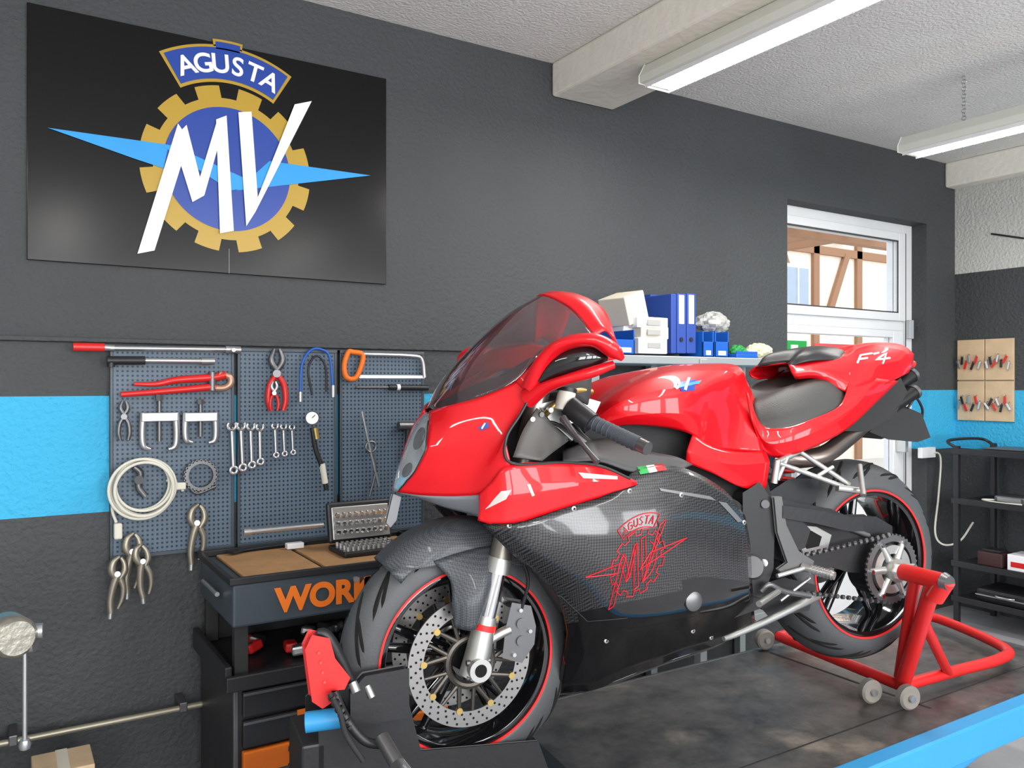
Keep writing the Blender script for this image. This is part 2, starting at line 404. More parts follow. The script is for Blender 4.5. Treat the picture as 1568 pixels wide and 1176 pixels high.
for nm,p,m,y in (('wing_left',[(73,196),(258,222),(250,258),(205,243)],cyan,.0035),('wing_right',[(412,247),(567,269),(362,292)],cyan,.0035),('wing_mid',[(250,225),(262,222),(400,285),(352,292)],cyan,.0035),
  ('m_leg_left',[(210,389),(236,384),(289,215),(272,190)],whiteg,.006),('m_diagonal_left',[(264,214),(285,192),(312,298),(294,310)],whiteg,.006),('m_diagonal_right',[(294,310),(312,300),(346,180),(332,184)],whiteg,.006),('m_leg_right',[(330,184),(346,178),(357,354),(336,358)],whiteg,.006),('v_left',[(364,173),(384,172),(394,310),(376,347)],whiteg,.006),('v_right',[(376,347),(390,325),(476,156),(450,161)],whiteg,.006)):
    R=[rel(q) for q in p]; LOGO[nm]=R; planepoly(nm,[(a+gc[0],b+gc[1]) for a,b in R],YS-y-.0006*k,m,gs,.001); k+=1
ringpoly('banner_border',.435,.305,YS,goldm,40,a0=59,a1=122); ringpoly('banner_blue',.425,.316,YS-.002,navy,40,a0=60.5,a1=120.5)
ringpoly('banner_tab_border',.455,.43,YS,goldm,10,a0=84,a1=97); ringpoly('banner_tab',.446,.42,YS-.002,navy,10,a0=85,a1=96)
for k,ch in enumerate('AGUSTA'):
    a=radians(113-k*9.2); text('letter_%d'%k,ch,(gc[0]+.366*cos(a),YS-.004,gc[1]+.366*sin(a)),.092,whiteg,gs,(pi/2,-(a-pi/2),0),.001)
box('panel_seam',(.6885,-.0128,1.842),(.690,-.0118,1.93),dsteel,gs,0)

# ================= PEGBOARDS =================
for a,b in ((.300,.70),(.705,1.075),(1.08,1.437)):
    g=G('perforated_tool_panel',((a+b)/2,-.05,1.2))
    box('sheet',(a+.003,-.052,.875),(b-.003,-.046,1.578),pegm,g,0)
    for z in (.875,1.565): box('rim',(a+.003,-.058,z),(b-.003,-.032,z+.013),tbox,g,.002)
    for x in (a+.003,b-.013): box('rim_side',(x,-.056,.875),(x+.01,-.032,1.578),tbox,g,.002)
box('trim_3',(-3,-.045,1.585),(3.6,0,1.6),wm,None,.003)
YT=-.078
def T(x,y,Y=YT): return onY(x,y,Y)
def tool(name,x,y): p=T(x,y); return G(name,p)
g=tool('torque_wrench',240,532)
cyl('grip',T(112,531),T(160,532),.0135,redm,g); cyl('collar',T(160,532),T(175,533),.011,steel,g); cyl('tube',T(175,533),T(345,535),.008,steel,g); cyl('head',T(345,535),T(368,536),.013,steel,g); cyl('drive',T(358,536),T(358,536,YT-.03),.006,steel,g)
g=tool('breaker_bar',250,552)
cyl('grip',T(164,552),T(222,552),.014,black,g); cyl('shaft',T(222,552),T(325,553),.009,steel,g); cyl('head',T(308,553),T(328,553),.012,steel,g); cyl('knob',T(170,552),T(170,562),.012,black,g)
g=tool('pipe_wrench',270,588)
sweep('handle_lower',[T(185,604),T(240,600),T(330,592)],[.009,.010,.013],redm,g); sweep('handle_upper',[T(205,588),T(240,588),T(270,582),T(325,578),T(345,574)],[.006,.009,.012,.014,.014],redm,g)
sweep('jaw',[T(325,594),T(343,594),T(353,587),T(351,577),T(335,573)],.012,M('jaw_copper',(.45,.28,.2),.4,metal=.6),g); cyl('nut',T(325,570),T(325,598),.014,dsteel,g)
def puller(x,y,w,h):
    g=tool('gear_puller',x,y)
    cyl('screw',T(x,y-h*.75),T(x,y+h*.75),.007,dsteel,g); cyl('hex',T(x,y-h*.75),T(x,y-h*.55),.012,dsteel,g,n=6); box('yoke',T(x-w*.5,y+6)+V((0,-.014,0)),T(x+w*.5,y-9)+V((0,.014,0)),steel,g,.003)
    for s in(-1,1):
        sweep('arm_%d'%s,[T(x+s*w*.44,y-8),T(x+s*w*.47,y+h*.5),T(x+s*w*.43,y+h*.9),T(x+s*w*.25,y+h)],[.013,.011,.010,.006],steel,g)
puller(244,640,56,48); puller(307,640,50,38)
def wrench(x0,y0,x1,y1,k=1.0):
    g=tool('combination_wrench',x0,y0); a=T(x0,y0);b=T(x1,y1); d=(b-a).normalized()
    R=.0105*k
    loft('shaft',[a+d*R*1.6,(a+b)/2,b-d*R*1.2],[.0065*k]*3,[.004*k]*3,steel,g,n=10,upv=V((0,1,0)))
    torus('ring_end',b,(0,1,0),R*.95,.0052*k,steel,g,20,8)
    th=math.atan2((-d).z,(-d).x)
    sweep('open_end',[a+d*R*.4+V((cos(th+q),0,sin(th+q)))*R*1.15 for q in (.75,1.4,2.1,2.8,pi,3.5,4.2,4.9,5.5)],.0056*k,steel,g,n=8,sub=2)
    cyl('hook',V((a.x,-.060,a.z-.012)),V((a.x,-.09,a.z-.010)),.003,dsteel,g,n=8)
for x0,y0,x1,y1,k in ((355,650,358,720,1.15),(369,650,372,716,1.1),(384,651,386,712,1.05),(398,652,399,707,1),(421,651,423,697,.85),(434,652,436,695,.8),(447,653,449,693,.75)): wrench(x0,y0,x1,y1,k)
def pliers(name,x,y,sc,m1,m2,Y=YT,fat=1.0,spread=1.0):
    g=tool(name,x,y)
    for s in (-1,1):
        sweep('jaw_%d'%s,[T(x-s*4*sc,y,Y),T(x+s*9*sc*spread,y-20*sc,Y),T(x+s*4*sc,y-40*sc,Y)],[.009*sc*fat,.010*sc*fat,.005*sc*fat],m1,g)
        sweep('handle_%d'%s,[T(x,y,Y),T(x+s*11*sc*spread,y+18*sc,Y),T(x+s*14*sc*spread,y+42*sc,Y),T(x+s*10*sc*spread,y+60*sc,Y)],[.008*sc*fat,.009*sc*fat,.009*sc*fat,.007*sc*fat],m2,g)
    cyl('pivot',T(x,y,Y-.014),T(x,y,Y+.012),.012*sc*fat,m1,g)
pliers('pliers',424,572,.95,dsteel,redm,YT,1.2); pliers('cutting_pliers',420,602,.45,steel,redm,YT-.01,1.3)
pliers('long_nose_pliers',190,638,.6,dsteel,dsteel,YT,1.3)
def vgrip(x,y,sc,tilt,Y):
    g=tool('locking_pliers',x,y); m=M('nickel_dull',(.30,.27,.22),.42,metal=.75)
    q=lambda a,b:T(x+(a+b*tilt)*sc,y+b*sc,Y)
    sweep('upper_jaw',[q(-2,0),q(-12,-14),q(-10,-30),q(0,-40)],[.012*sc,.015*sc,.012*sc,.006*sc],m,g); sweep('lower_jaw',[q(4,0),q(11,-14),q(9,-28),q(2,-38)],[.012*sc,.013*sc,.010*sc,.006*sc],m,g)
    sweep('body',[q(0,-8),q(-6,12),q(-9,40),q(-6,62)],[.016*sc,.014*sc,.012*sc,.012*sc],m,g); sweep('lever',[q(5,0),q(12,16),q(12,36),q(6,54)],[.012*sc,.011*sc,.009*sc,.006*sc],m,g)
    cyl('screw',q(-6,58),q(-6,72),.010*sc,steel,g); cyl('rivet',T(x,y-8*sc,Y-.018),T(x,y-8*sc,Y+.01),.010*sc,steel,g)
vgrip(203,852,.9,-.05,YT-.01); vgrip(180,886,.85,-.1,YT-.03); vgrip(219,866,.8,.1,YT-.045); vgrip(302,808,.9,-.06,YT-.003)
g=tool('test_hose',483,570)
sweep('blue_hose',[T(460,610),T(462,560),T(475,537),T(492,535),T(505,548),T(510,600)],.0045,binb,g); sweep('black_hose',[T(478,605),T(472,565),T(484,545),T(498,560),T(500,600)],.004,black,g)
cyl('fitting',T(460,600),T(460,615),.008,steel,g); cyl('fitting_b',T(510,590),T(510,608),.008,steel,g)
g=tool('hacksaw',590,560)
sweep('handle_loop',[T(533,540),T(527,560),T(531,578),T(546,577),T(556,545),T(540,539)],.010,orange,g,closed=True)
sweep('frame',[T(550,542),T(630,545),T(646,552),T(650,578)],.0085,steel,g); box('blade',T(550,579)+V((0,-.002,0)),T(650,575)+V((0,.002,0)),steel,g,0)
g=tool('long_screwdriver',600,593); cyl('shaft',T(545,593),T(600,593),.005,dsteel,g); cyl('grip',T(595,593),T(655,594),.011,black,g); cyl('ring',T(607,593),T(612,593),.012,whiteg,g)
g=tool('tyre_inflator',478,640)
cyl('gauge',T(478,640),T(478,640,YT-.03),.026,black,g); cyl('dial',T(478,640,YT-.03),T(478,640,YT-.033),.022,whiteg,g); cyl('needle',T(478,640,YT-.035),T(484,634,YT-.035),.0015,black,g,n=6)
sweep('hose',[T(478,655),T(484,690),T(493,715),T(500,750)],.009,black,g); cyl('brass',T(482,655),T(485,672),.011,brassm,g); cyl('end',T(493,710),T(498,740),.011,cable,g)
g=tool('compass_divider',568,690)
sweep('leg_a',[T(554,630),T(565,680),T(580,745)],.005,steel,g); sweep('leg_b',[T(568,690),T(575,720),T(566,760)],.005,dsteel,g); torus('ring',T(568,684),(0,1,0),.02,.005,dsteel,g)
g=tool('strap_wrench',308,728); lathe('band',[(.040,-.010),(.053,-.010),(.053,.010),(.040,.010)],T(307,728),(0,1,0),dsteel,g,48); cyls('teeth',[(T(307,728)+V((.053*cos(a),-.01,.053*sin(a))),T(307,728)+V((.053*cos(a),.01,.053*sin(a))),.004) for a in [k*.26 for k in range(24)]],dsteel,g,6); sweep('tail',[T(285,735),T(300,755),T(330,745)],.006,dsteel,g)
g=tool('coiled_extension_cable',222,745)
for k in range(7):
    c=T(220+random.uniform(-3,3),746+random.uniform(-4,4),YT-.006*k)
    torus('loop_%d'%k,c,(random.uniform(-.05,.05),1,random.uniform(-.05,.05)),.090+random.uniform(-.012,.010),.0048,cable,g,48,8)
sweep('lead',[T(176,755),T(172,780),T(178,800)],.005,cable,g); box('plug',T(174,826)+V((0,-.015,0)),T(187,800)+V((0,.012,0)),cable,g,.006)
sweep('tie',[T(255,735),T(275,742),T(280,752)],.005,cable,g); box('socket',T(268,750)+V((0,-.012,0)),T(284,738)+V((0,.012,0)),cable,g,.004)
g=tool('clamp',210,733); sweep('body',[T(205,715),T(215,725),T(212,745),T(222,760)],.011,dsteel,g); cyl('knob',T(213,735),T(213,735,YT-.04),.014,black,g)
g=tool('hammer',625,655); cyl('head',T(610,652),T(642,652),.017,dsteel,g); cyl('shaft',T(625,655),T(622,700),.010,black,g)
g=G('wall_pipe',onY(150,1110,-.12)); cyl('pipe',onY(-60,1151,-.12),onY(310,1078,-.12),.010,M('old_pipe',(.33,.30,.23),.4,metal=.6),g)
for x in (20,280): p=onY(x,1136-x*.196,-.12); box('clip_%d'%x,p+V((-.012,-.016,-.016)),p+V((.012,.09,.016)),dsteel,g)

# ================= TOOL CHEST =================
g=G('tool_chest',(.9,-.33,.73))
box('body',(.575,-.55,.735),(1.30,-.10,.862),tbox,g,.008)
for lo,hi in (((.565,-.56,.862),(1.31,-.545,.884)),((.565,-.105,.862),(1.31,-.09,.884)),((.565,-.545,.862),(.58,-.105,.884)),((1.295,-.545,.862),(1.31,-.105,.884))): box('top_rim',lo,hi,black,g,.003)
box('mat_left',(.62,-.53,.863),(.86,-.13,.872),cork,g,.002); box('mat_right',(.875,-.53,.863),(1.28,-.13,.872),cork,g,.002)
text('lettering','WORK',onY(423,921,-.556)+V((0,0,-.002)),.098,orange,g,(pi/2,0,0),.001,'LEFT',.045)
text('lettering_b','ER',onY(547,905,-.556)+V((.02,0,0)),.098,orange,g,(pi/2,0,0),.001,'LEFT',.045)
cyl('side_handle_bar',(.560,-.42,.81),(.560,-.22,.81),.007,steel,g); cyl('lock',(.95,-.552,.835),(.95,-.562,.835),.009,steel,g)
for x in (.585,1.2):
    for y in (-.53,-.14): box('leg_%d'%int(x*100),(x,y,.586),(x+.04,y+.03,.735),blackm,g,.002)
box('back_panel',(.59,-.12,.586),(1.24,-.115,.735),blackm,g,.001)
g=G('tool_trolley',(.92,-.34,.3))
box('top_tray',(.555,-.57,.56),(1.32,-.09,.585),black,g,.004)
for lo,hi in (((.55,-.585,.56),(1.325,-.565,.605)),((.55,-.565,.56),(.57,-.10,.63))): box('tray_rim',lo,hi,black,g,.004)
box('cabinet',(.575,-.55,.08),(1.30,-.10,.56),M('trolley_black',(.022,.022,.024),.45),g,.006)
box('drawer_top',(.60,-.57,.475),(1.27,-.55,.55),black,g,.004); box('drawer_mid',(.60,-.57,.385),(1.27,-.55,.465),black,g,.004)
for z in (.54,.455): box('drawer_pull',(.60,-.576,z),(1.27,-.57,z+.008),dsteel,g,.001)
box('drawer_orange',(.60,-.575,.12),(1.27,-.55,.375),orange,g,.004); box('label',onY(455,1095,-.575)+V((0,-.003,-.0)),onY(497,1078,-.575)+V((0,.0,.0)),orange,g,0)
text('number','20',onY(462,1153,-.578),.085,blackm,g,(pi/2,0,0),.001); box('edge',(.575,-.56,.08),(.59,-.545,.56),dsteel,g)
for x in (.65,1.2):
    for y in (-.48,-.18): cyl('caster',(x-.015,y,.04),(x+.015,y,.04),.04,rub,g)
g=G('rag_and_parts_pile',(.8,-.35,.6))
for k in range(14):
    c=V((random.uniform(.66,1.0),random.uniform(-.48,-.25),.608)); box('part_%d'%k,c-V((.03,.02,.015)),c+V((.03,.02,.015)),(dsteel,blackm,redm,steel)[k%4],g,.008,rot=(random.uniform(-12,12),random.uniform(-12,12),random.uniform(0,90)))
g=G('socket_set_case',(.98,-.3,.9))
sx0,sx1=.965,1.20
box('base',(sx0,-.42,.873),(sx1,-.26,.892),black,g,.006)
box('lid',(sx0,-.262,.894),(sx1,-.238,1.035),black,g,.008,rot=(-12,0,0)); box('lid_tray',(sx0+.012,-.272,.908),(sx1-.012,-.262,1.02),silver,g,.002,rot=(-12,0,0))
cyls('sockets',[(V((sx0+.025+i*.022,-.275+j*-.006-.004,.995-j*.028)),V((sx0+.025+i*.022,-.287-j*.006,.993-j*.028)),.0085) for i in range(9) for j in range(3)],chrome,g)
cyls('bits',[(V((sx0+.02+i*.018,-.40+j*.035,.892)),V((sx0+.02+i*.018,-.40+j*.035,.905)),.006) for i in range(11) for j in range(4)],steel,g,8)
g=G('long_steel_bar',(.8,-.3,.95)); cyl('bar',onY(373,815,-.30),onY(495,804,-.30),.009,steel,g); cyl('knob',onY(373,815,-.30),onY(384,814,-.30),.012,steel,g)
g=G('scraper_tool',(.8,-.45,.89)); loft('blade',[onZ(352,846,.8825),onZ(385,839,.8825),onZ(470,829,.883)],[.02,.02,.015],[.004,.005,.005],black,g); box('block',onZ(440,842,.874),onZ(440,842,.874)+V((.06,.03,.02)),whiteg,g)
g=G('bench_vise',(.0,-.75,.9)); c=onY(-8,970,-.9)
lathe('screw_boss',[(0,-.02),(.034,-.02),(.044,0),(.044,.06),(.036,.07),(0,.07)],c+V((.02,0,0)),(.3,-1,0),M('vise_steel',(.36,.34,.29),.4,metal=.8,bump=.2),g,32); cyl('spindle',c+V((-.1,0,0)),c+V((.09,-.03,0)),.016,steel,g)
hp=onY(38,985,-.93); knob=[(0,-.014),(.010,-.010),(.013,0),(.010,.010),(0,.014)]
cyl('tommy_bar',hp+V((0,0,.03)),hp+V((0,0,-.22)),.0048,steel,g); lathe('bar_knob',knob,hp+V((0,0,-.22)),(0,0,1),steel,g,16); lathe('bar_knob_top',knob,hp+V((0,0,.03)),(0,0,1),steel,g,16)
cyl('hub',hp+V((-.05,.02,0)),hp+V((.02,-.01,0)),.019,steel,g)
box('jaw',c+V((-.25,-.05,-.03)),c+V((-.03,.06,.06)),dsteel,g,.01); box('foot',c+V((-.25,-.06,-.06)),c+V((-.06,.07,-.03)),dsteel,g,.01)
g=G('workbench',(-.5,-.8,.4)); tz=c.z-.062; box('top',(-1.6,-1.2,tz-.05),(-.20,-.1,tz),wood,g)
for x in (-1.5,-.29):
    for y in (-1.1,-.2): box('leg',(x,y,0),(x+.07,y+.07,tz-.05),dsteel,g)
g=G('cardboard_box',(.1,-.35,.1)); p=onY(100,1168,-.4); box('carton',(p.x-.08,-.45,0),(p.x+.07,-.3,p.z),wood,g); box('tape',(p.x-.02,-.451,0),(p.x+.01,-.299,p.z+.001),cardb,g,0)

# ================= METAL SHELF BEHIND BIKE =================
g=G('metal_storage_shelf',(2.65,-.2,.8)); gm=M('galvanised',(.42,.45,.46),.4,metal=.5)
for z in (1.535,1.15,.75,.35): box('shelf_%d'%int(z*100),(2.0,-.40,z),(3.24,-.05,z+.035),gm,g,.003)
for x in (2.0,2.60,3.20):
    for y in (-.41,-.09): box('post',(x,y,0),(x+.04,y+.04,1.56),gm,g,.002)
box('shelf_tag',(3.02,-.404,1.54),(3.12,-.40,1.565),whiteg,g,0)
SZ=1.571
g=G('document_boxes_pile',(2.3,-.25,1.6))
def pb(n,x0,x1,y0,y1,Y,d,m,rot=None,gg=None):
    a=onY(x0,y1,Y);b=onY(x1,y0,Y); box(n,(a.x,Y,max(a.z,SZ)),(b.x,Y+d,b.z),m,gg or g,.004,rot=rot)
pb('box_a',978,1022,518,541,-.37,.2,whiteg); pb('box_b',982,1024,501,518,-.36,.18,cardb); pb('box_c',976,1023,487,501,-.36,.18,whiteg); pb('box_tilted',953,990,450,492,-.33,.15,cardb,rot=(0,-18,10)); pb('box_e',955,980,495,512,-.3,.12,whiteg,rot=(0,8,0))
for z in (494,509,529): pb('box_label',992,1012,z-4,z+4,-.373,.004,M('label_grey',(.35,.35,.34),.7))
g=G('ring_binder_row',(2.5,-.25,1.7))
for k,(x0,x1) in enumerate(((1028,1036),(1037,1051),(1052,1066))): pb('binder_%d'%k,x0,x1,450,541,-.33,.27,binb2,gg=g); pb('label_%d'%k,x0+3,x1-3,452,496,-.333,.004,whiteg,gg=g) if k>0 else None
pb('binder_flat_leaning',996,1030,453,541,-.17,.10,binb2,gg=g)
hm_=M('hole_dark',(.01,.01,.02),.6)
for x in (1044,1059): p=onY(x,520,-.334); cyl('finger_hole',p,p+V((0,.006,0)),.010,hm_,g)
def bin_(x0,x1,y0,y1,Y,d=.2):
    a=onY(x0,y1,Y);b=onY(x1,y0,Y); g=G('blue_storage_bin',(a.x,Y,SZ)); h=max(b.z,SZ+.05); t=.006
    box('bottom',(a.x,Y,SZ),(b.x,Y+d,SZ+t),binb,g,.001); box('front',(a.x,Y,SZ),(b.x,Y+t,SZ+(h-SZ)*.6),binb,g,.001); box('back',(a.x,Y+d-t,SZ),(b.x,Y+d,h),binb,g,.001)
    for x in (a.x,b.x-t): box('side',(x,Y,SZ),(x+t,Y+d,h),binb,g,.001)
    box('label',(a.x+.02,Y-.002,SZ+.01),(b.x-.02,Y,SZ+.03),whiteg,g,0)
bin_(938,972,505,541,-.39); bin_(1076,1093,508,541,-.35,.15); bin_(1095,1116,508,541,-.35,.15)
def blob(name,c,r,mat,sq=(1,1,.7),amp=.25,seed=1):
    random.seed(seed); g=G(name,c); vs=[];fs=[];n=28;m=18
    ph=[random.uniform(0,6) for _ in range(6)]
    for i in range(m+1):
        t=pi*i/m
        for k in range(n):
            a=2*pi*k/n; q=r*(1+amp*(.6*sin(3*a+ph[0])*sin(2*t+ph[1])+.4*sin(7*a+ph[2]+5*t)+.3*sin(9*t+ph[3])*sin(5*a+ph[4]))); vs.append(V(c)+V((q*sin(t)*cos(a)*sq[0],q*sin(t)*sin(a)*sq[1],q*cos(t)*sq[2])))
    for i in range(m):
        for k in range(n): fs.append((i*n+k,i*n+(k+1)%n,(i+1)*n+(k+1)%n,(i+1)*n+k))
    add('bag',vs,fs,mat,g,ang=20)
blob('clear_plastic_bag',onY(1092,495,-.22),.08,M('clear_bag',(.42,.42,.40),.3,var=.6,vscale=45,bump=1,bscale=30),(1.15,.8,.6),.22)
blob('green_rag',(onY(1130,535,-.3).x,-.3,SZ+.032),.04,green,seed=4,amp=.22); blob('paper_bag',(onY(1162,535,-.28).x,-.28,SZ+.040),.055,M('paper',(.6,.58,.4),.8,var=.3,vscale=30),(1.4,.8,.6),seed=6,amp=.22)
g=G('small_parts_tray',(3.0,-.3,SZ)); a=onY(1128,541,-.38); box('tray',(a.x,-.38,SZ),(a.x+.14,-.30,SZ+.018),binb,g,.003); box('rim',(a.x,-.38,SZ+.018),(a.x+.14,-.375,SZ+.03),binb,g,.001)

# ================= RIGHT: KEY BOARDS, CART =================
g=G('key_board',(5.3,-.2,1.48))
box('backing',(5.314,-.375,1.215),(5.32,-.025,1.735),M('backing_board',(.35,.28,.2),.7),g,.001)
for k,(y0,y1) in enumerate(((-.197,-.025),(-.375,-.203))):
    for z0,z1 in ((1.475,1.735),(1.215,1.468)):
        box('board',(5.302,y0,z0),(5.314,y1,z1),wood,g,.003)
        for j in range(7):
            y=y0+.022+j*(y1-y0-.04)/6; z=z0+(z1-z0)*(.62 if j%2 else .48)+random.uniform(-.01,.01)
            cyl('hook_%d'%j,(5.302,y,z),(5.28,y,z),.003,steel,g,n=8)
            box('key_%d'%j,(5.283,y-.007,z-.055),(5.29,y+.007,z-.005),(steel,redm,black)[j%3],g,.002,rot=(random.uniform(-35,35),0,0))
g=G('black_equipment_cart',(5.05,-.7,.5))
for z in (1.03,.735,.36,.15):
    box('shelf_%d'%int(z*100),(4.84,-1.35,z),(5.28,-.25,z+.018),black,g,.003); box('lip_%d'%int(z*100),(4.835,-1.35,z),(4.845,-.25,z+.035),black,g,.002)
for x in (4.84,5.25):
    for y in (-1.35,-.29): box('post',(x,y,0),(x+.03,y+.03,1.08),black,g,.003)
sweep('handset_cord',[V((4.86,-.9,.74)),V((4.84,-.95,.6)),V((4.84,-1.05,.58)),V((4.86,-1.1,.74))],.006,black,g)
sweep('push_handle',[V((4.85,-.27,1.07)),V((4.85,-.22,1.10)),V((4.95,-.20,1.11)),V((5.15,-.20,1.11)),V((5.26,-.22,1.10)),V((5.27,-.27,1.07))],.009,black,g)
g=G('battery_charger',(5.0,-.6,.8)); box('case',(4.93,-.62,.754),(5.08,-.45,.80),dsteel,g,.01); box('panel',(4.926,-.60,.765),(4.931,-.47,.79),silver,g,.001); sweep('lead',[V((4.95,-.45,.77)),V((4.9,-.40,.77)),V((4.88,-.5,.765)),V((4.9,-.62,.765))],.005,cable,g)
g=G('parts_box',(5.0,-.6,.4)); box('carton',(4.92,-.68,.379),(5.08,-.53,.47),whiteg,g); box('red_label',(4.918,-.66,.40),(4.921,-.55,.43),redm,g,0)
g=G('battery',(5.0,-.42,.4)); box('case',(4.92,-.50,.379),(5.05,-.36,.46),M('dark_maroon',(.05,.02,.02),.5),g,.006); box('cap',(4.94,-.48,.46),(5.03,-.38,.475),black,g,.004)
g=G('flight_case',(5.0,-.5,.2)); box('shell',(4.90,-.72,.169),(5.15,-.36,.25),black,g,.02); box('band',(4.897,-.72,.205),(4.90,-.36,.212),steel,g,0); sweep('handle',[V((4.895,-.58,.22)),V((4.875,-.56,.22)),V((4.875,-.50,.22)),V((4.895,-.48,.22))],.006,steel,g)
g=G('laptop',(5.0,-.6,1.05)); box('base',(4.90,-.70,1.049),(5.14,-.40,1.066),black,g,.004); box('lid',(4.90,-.69,1.067),(5.14,-.41,1.075),dsteel,g,.003)
g=G('white_power_cable',(5.1,-.05,1.0)); sweep('cord',[onY(1425,693,-.02),onY(1440,700,-.04),onY(1437,760,-.05),onY(1432,815,-.06),onY(1445,834,-.15),onY(1470,828,-.2),onY(1490,800,-.22)],.006,cable,g); box('socket',onY(1412,702,-.03),onY(1426,684,0),whiteg,g)
g=G('wall_bracket',(5.3,-.4,2.3)); sweep('rod',[onX(1518,358,5.315),onX(1568,365,5.315)],.006,black,g)

# ================= LIFT =================
g=G('motorcycle_lift',(1.9,-1.32,.2)); PZ=.483
platm=M('lift_worn_steel',(.085,.075,.068),.34,bump=.12,bscale=40,var=.45,vscale=4)
mt=platm.node_tree; tcn=mt.nodes.new('ShaderNodeTexCoord')
def nz(scale,det,dist,rg=.65):
    no=mt.nodes.new('ShaderNodeTexNoise'); no.inputs['Scale'].default_value=scale; no.inputs['Detail'].default_value=det; no.inputs['Roughness'].default_value=rg; no.inputs['Distortion'].default_value=dist
    mt.links.new(tcn.outputs['Object'],no.inputs['Vector']); return no.outputs['Fac']
def ramp(src,els):
    rp=mt.nodes.new('ShaderNodeValToRGB'); rp.color_ramp.elements[0].position=els[0][0]; rp.color_ramp.elements[0].color=(*els[0][1],1); rp.color_ramp.elements[1].position=els[-1][0]; rp.color_ramp.elements[1].color=(*els[-1][1],1)
    for p,c in els[1:-1]: e=rp.color_ramp.elements.new(p); e.color=(*c,1)
    mt.links.new(src,rp.inputs[0]); return rp.outputs[0]
grime=ramp(nz(9,8,0,.72),[(.35,(.030,.029,.029)),(.5,(.062,.058,.056)),(.68,(.10,.092,.086))])
worn=ramp(nz(2.4,6,.15,.6),[(.56,(0,0,0)),(.66,(1,1,1))])
mxp=mt.nodes.new('ShaderNodeMix'); mxp.data_type='RGBA'; mt.links.new(worn,mxp.inputs[0]); mt.links.new(grime,mxp.inputs[6])
mt.links.new(ramp(nz(14,6,0),[(.35,(.11,.095,.082)),(.65,(.24,.20,.165))]),mxp.inputs[7])
mt.links.new(mxp.outputs[2],mt.nodes['Principled BSDF'].inputs['Base Color'])
r2=mt.nodes.new('ShaderNodeMapRange'); r2.inputs['To Min'].default_value=.2; r2.inputs['To Max'].default_value=.6; mt.links.new(nz(5,5,0),r2.inputs['Value']); mt.links.new(r2.outputs[0],mt.nodes['Principled BSDF'].inputs['Roughness'])
box('deck',(.42,-1.69,PZ-.04),(3.2,-.95,PZ-.002),platm,g,.002)
box('deck_plate_seam',(2.35,-1.60,PZ-.003),(2.36,-1.0,PZ-.001),blackm,g,0); box('deck_plate_seam_b',(1.2,-1.565,PZ-.003),(3.2,-1.56,PZ-.001),blackm,g,0)
box('rail_near',(.42,-1.745,PZ-.09),(3.2,-1.69,PZ+.004),blue,g,.006); box('rail_far',(.42,-.95,PZ-.09),(3.2,-.935,PZ-.003),dsteel,g,.003); box('rail_end',(3.2,-1.745,PZ-.09),(3.215,-.935,PZ-.003),dsteel,g,.003); box('rail_front',(.38,-1.745,PZ-.09),(.42,-.935,PZ-.003),blue,g,.006)
box('base_near',(.6,-1.70,0),(3.0,-1.62,.07),blue,g,.006); box('base_far',(.6,-1.02,0),(3.0,-.94,.07),blue,g,.006)
for y in (-1.66,-.98):
    for a,b in (((.8,.08),(2.7,.4)),((2.7,.08),(.8,.4))): cyl('scissor',(a[0],y,a[1]),(b[0],y,b[1]),.03,blue,g)
box('cross_member',(.8,-1.66,.03),(.9,-.98,.08),blue,g)

# ================= MOTORCYCLE =================
bike=G('motorcycle',BO,-BB,local=True)
FC=V((0,0,.785)); RC=V((1.272,0,.912)); AX=V((0,-1,0))
def wheel(nm,c,R,hw,ns):
    cr=(R-.218)/(1-cos(radians(100)))
    prof=[(R-cr+cr*cos(radians(t)),hw*sin(radians(t))) for t in range(-100,101,10)]
    lathe(nm+'_tyre',prof,c,AX,rub,bike,96,closed=False,solid=.004,ang=60)
    vs=[];fs=[]
    NG=15
    for k in range(NG):
        for s in (-1,1):
            for long in (0,1):
                P=[]
                for q in range(8 if long else 5):
                    t=radians((6 if long else 34)+q*8.5)*s; r=R-cr+cr*cos(t)-.0012; a=2*pi*(k+(0 if s>0 else .5)+(0 if long else .45))/NG+.045*q+.006*q*q
                    P.append(c+V((r*cos(a),-(hw-.0012)*sin(t),r*sin(a))))
                m=len(P); rr=[.0045]+[.0060]*(m-2)+[.0025]
                sweepvf(P,rr,6,3,False,True,vs,fs)
    add(nm+'_tread_grooves',vs,fs,groove,bike)
    lathe(nm+'_rim',[(.222,-.98*hw),(.206,-.9*hw),(.197,-.4*hw),(.192,0),(.197,.4*hw),(.206,.9*hw),(.222,.98*hw)],c,AX,blackg,bike,96,closed=False,solid=.006)
    for s in(-1,1): lathe(nm+'_pinstripe_%d'%s,[(.2170,s*(hw+.000)),(.2225,s*(hw+.000)),(.2225,s*(hw+.003)),(.2170,s*(hw+.003))],c,AX,stripe,bike,96)
    L=[]
    for k in range(ns):
        for d in(-.13,.13):
            a=2*pi*k/ns+.3; L.append((c+V((.03*cos(a),0,.03*sin(a))),c+V((.198*cos(a+d),0,.198*sin(a+d))),.016,.011))
    cyls(nm+'_spokes',L,blackg,bike,12)
    cyl(nm+'_hub',c+AX*-.06,c+AX*.06,.042,blackg,bike,n=32)
wheel('front',FC,.300,.060,5); wheel('rear',RC,.302,.093,5)
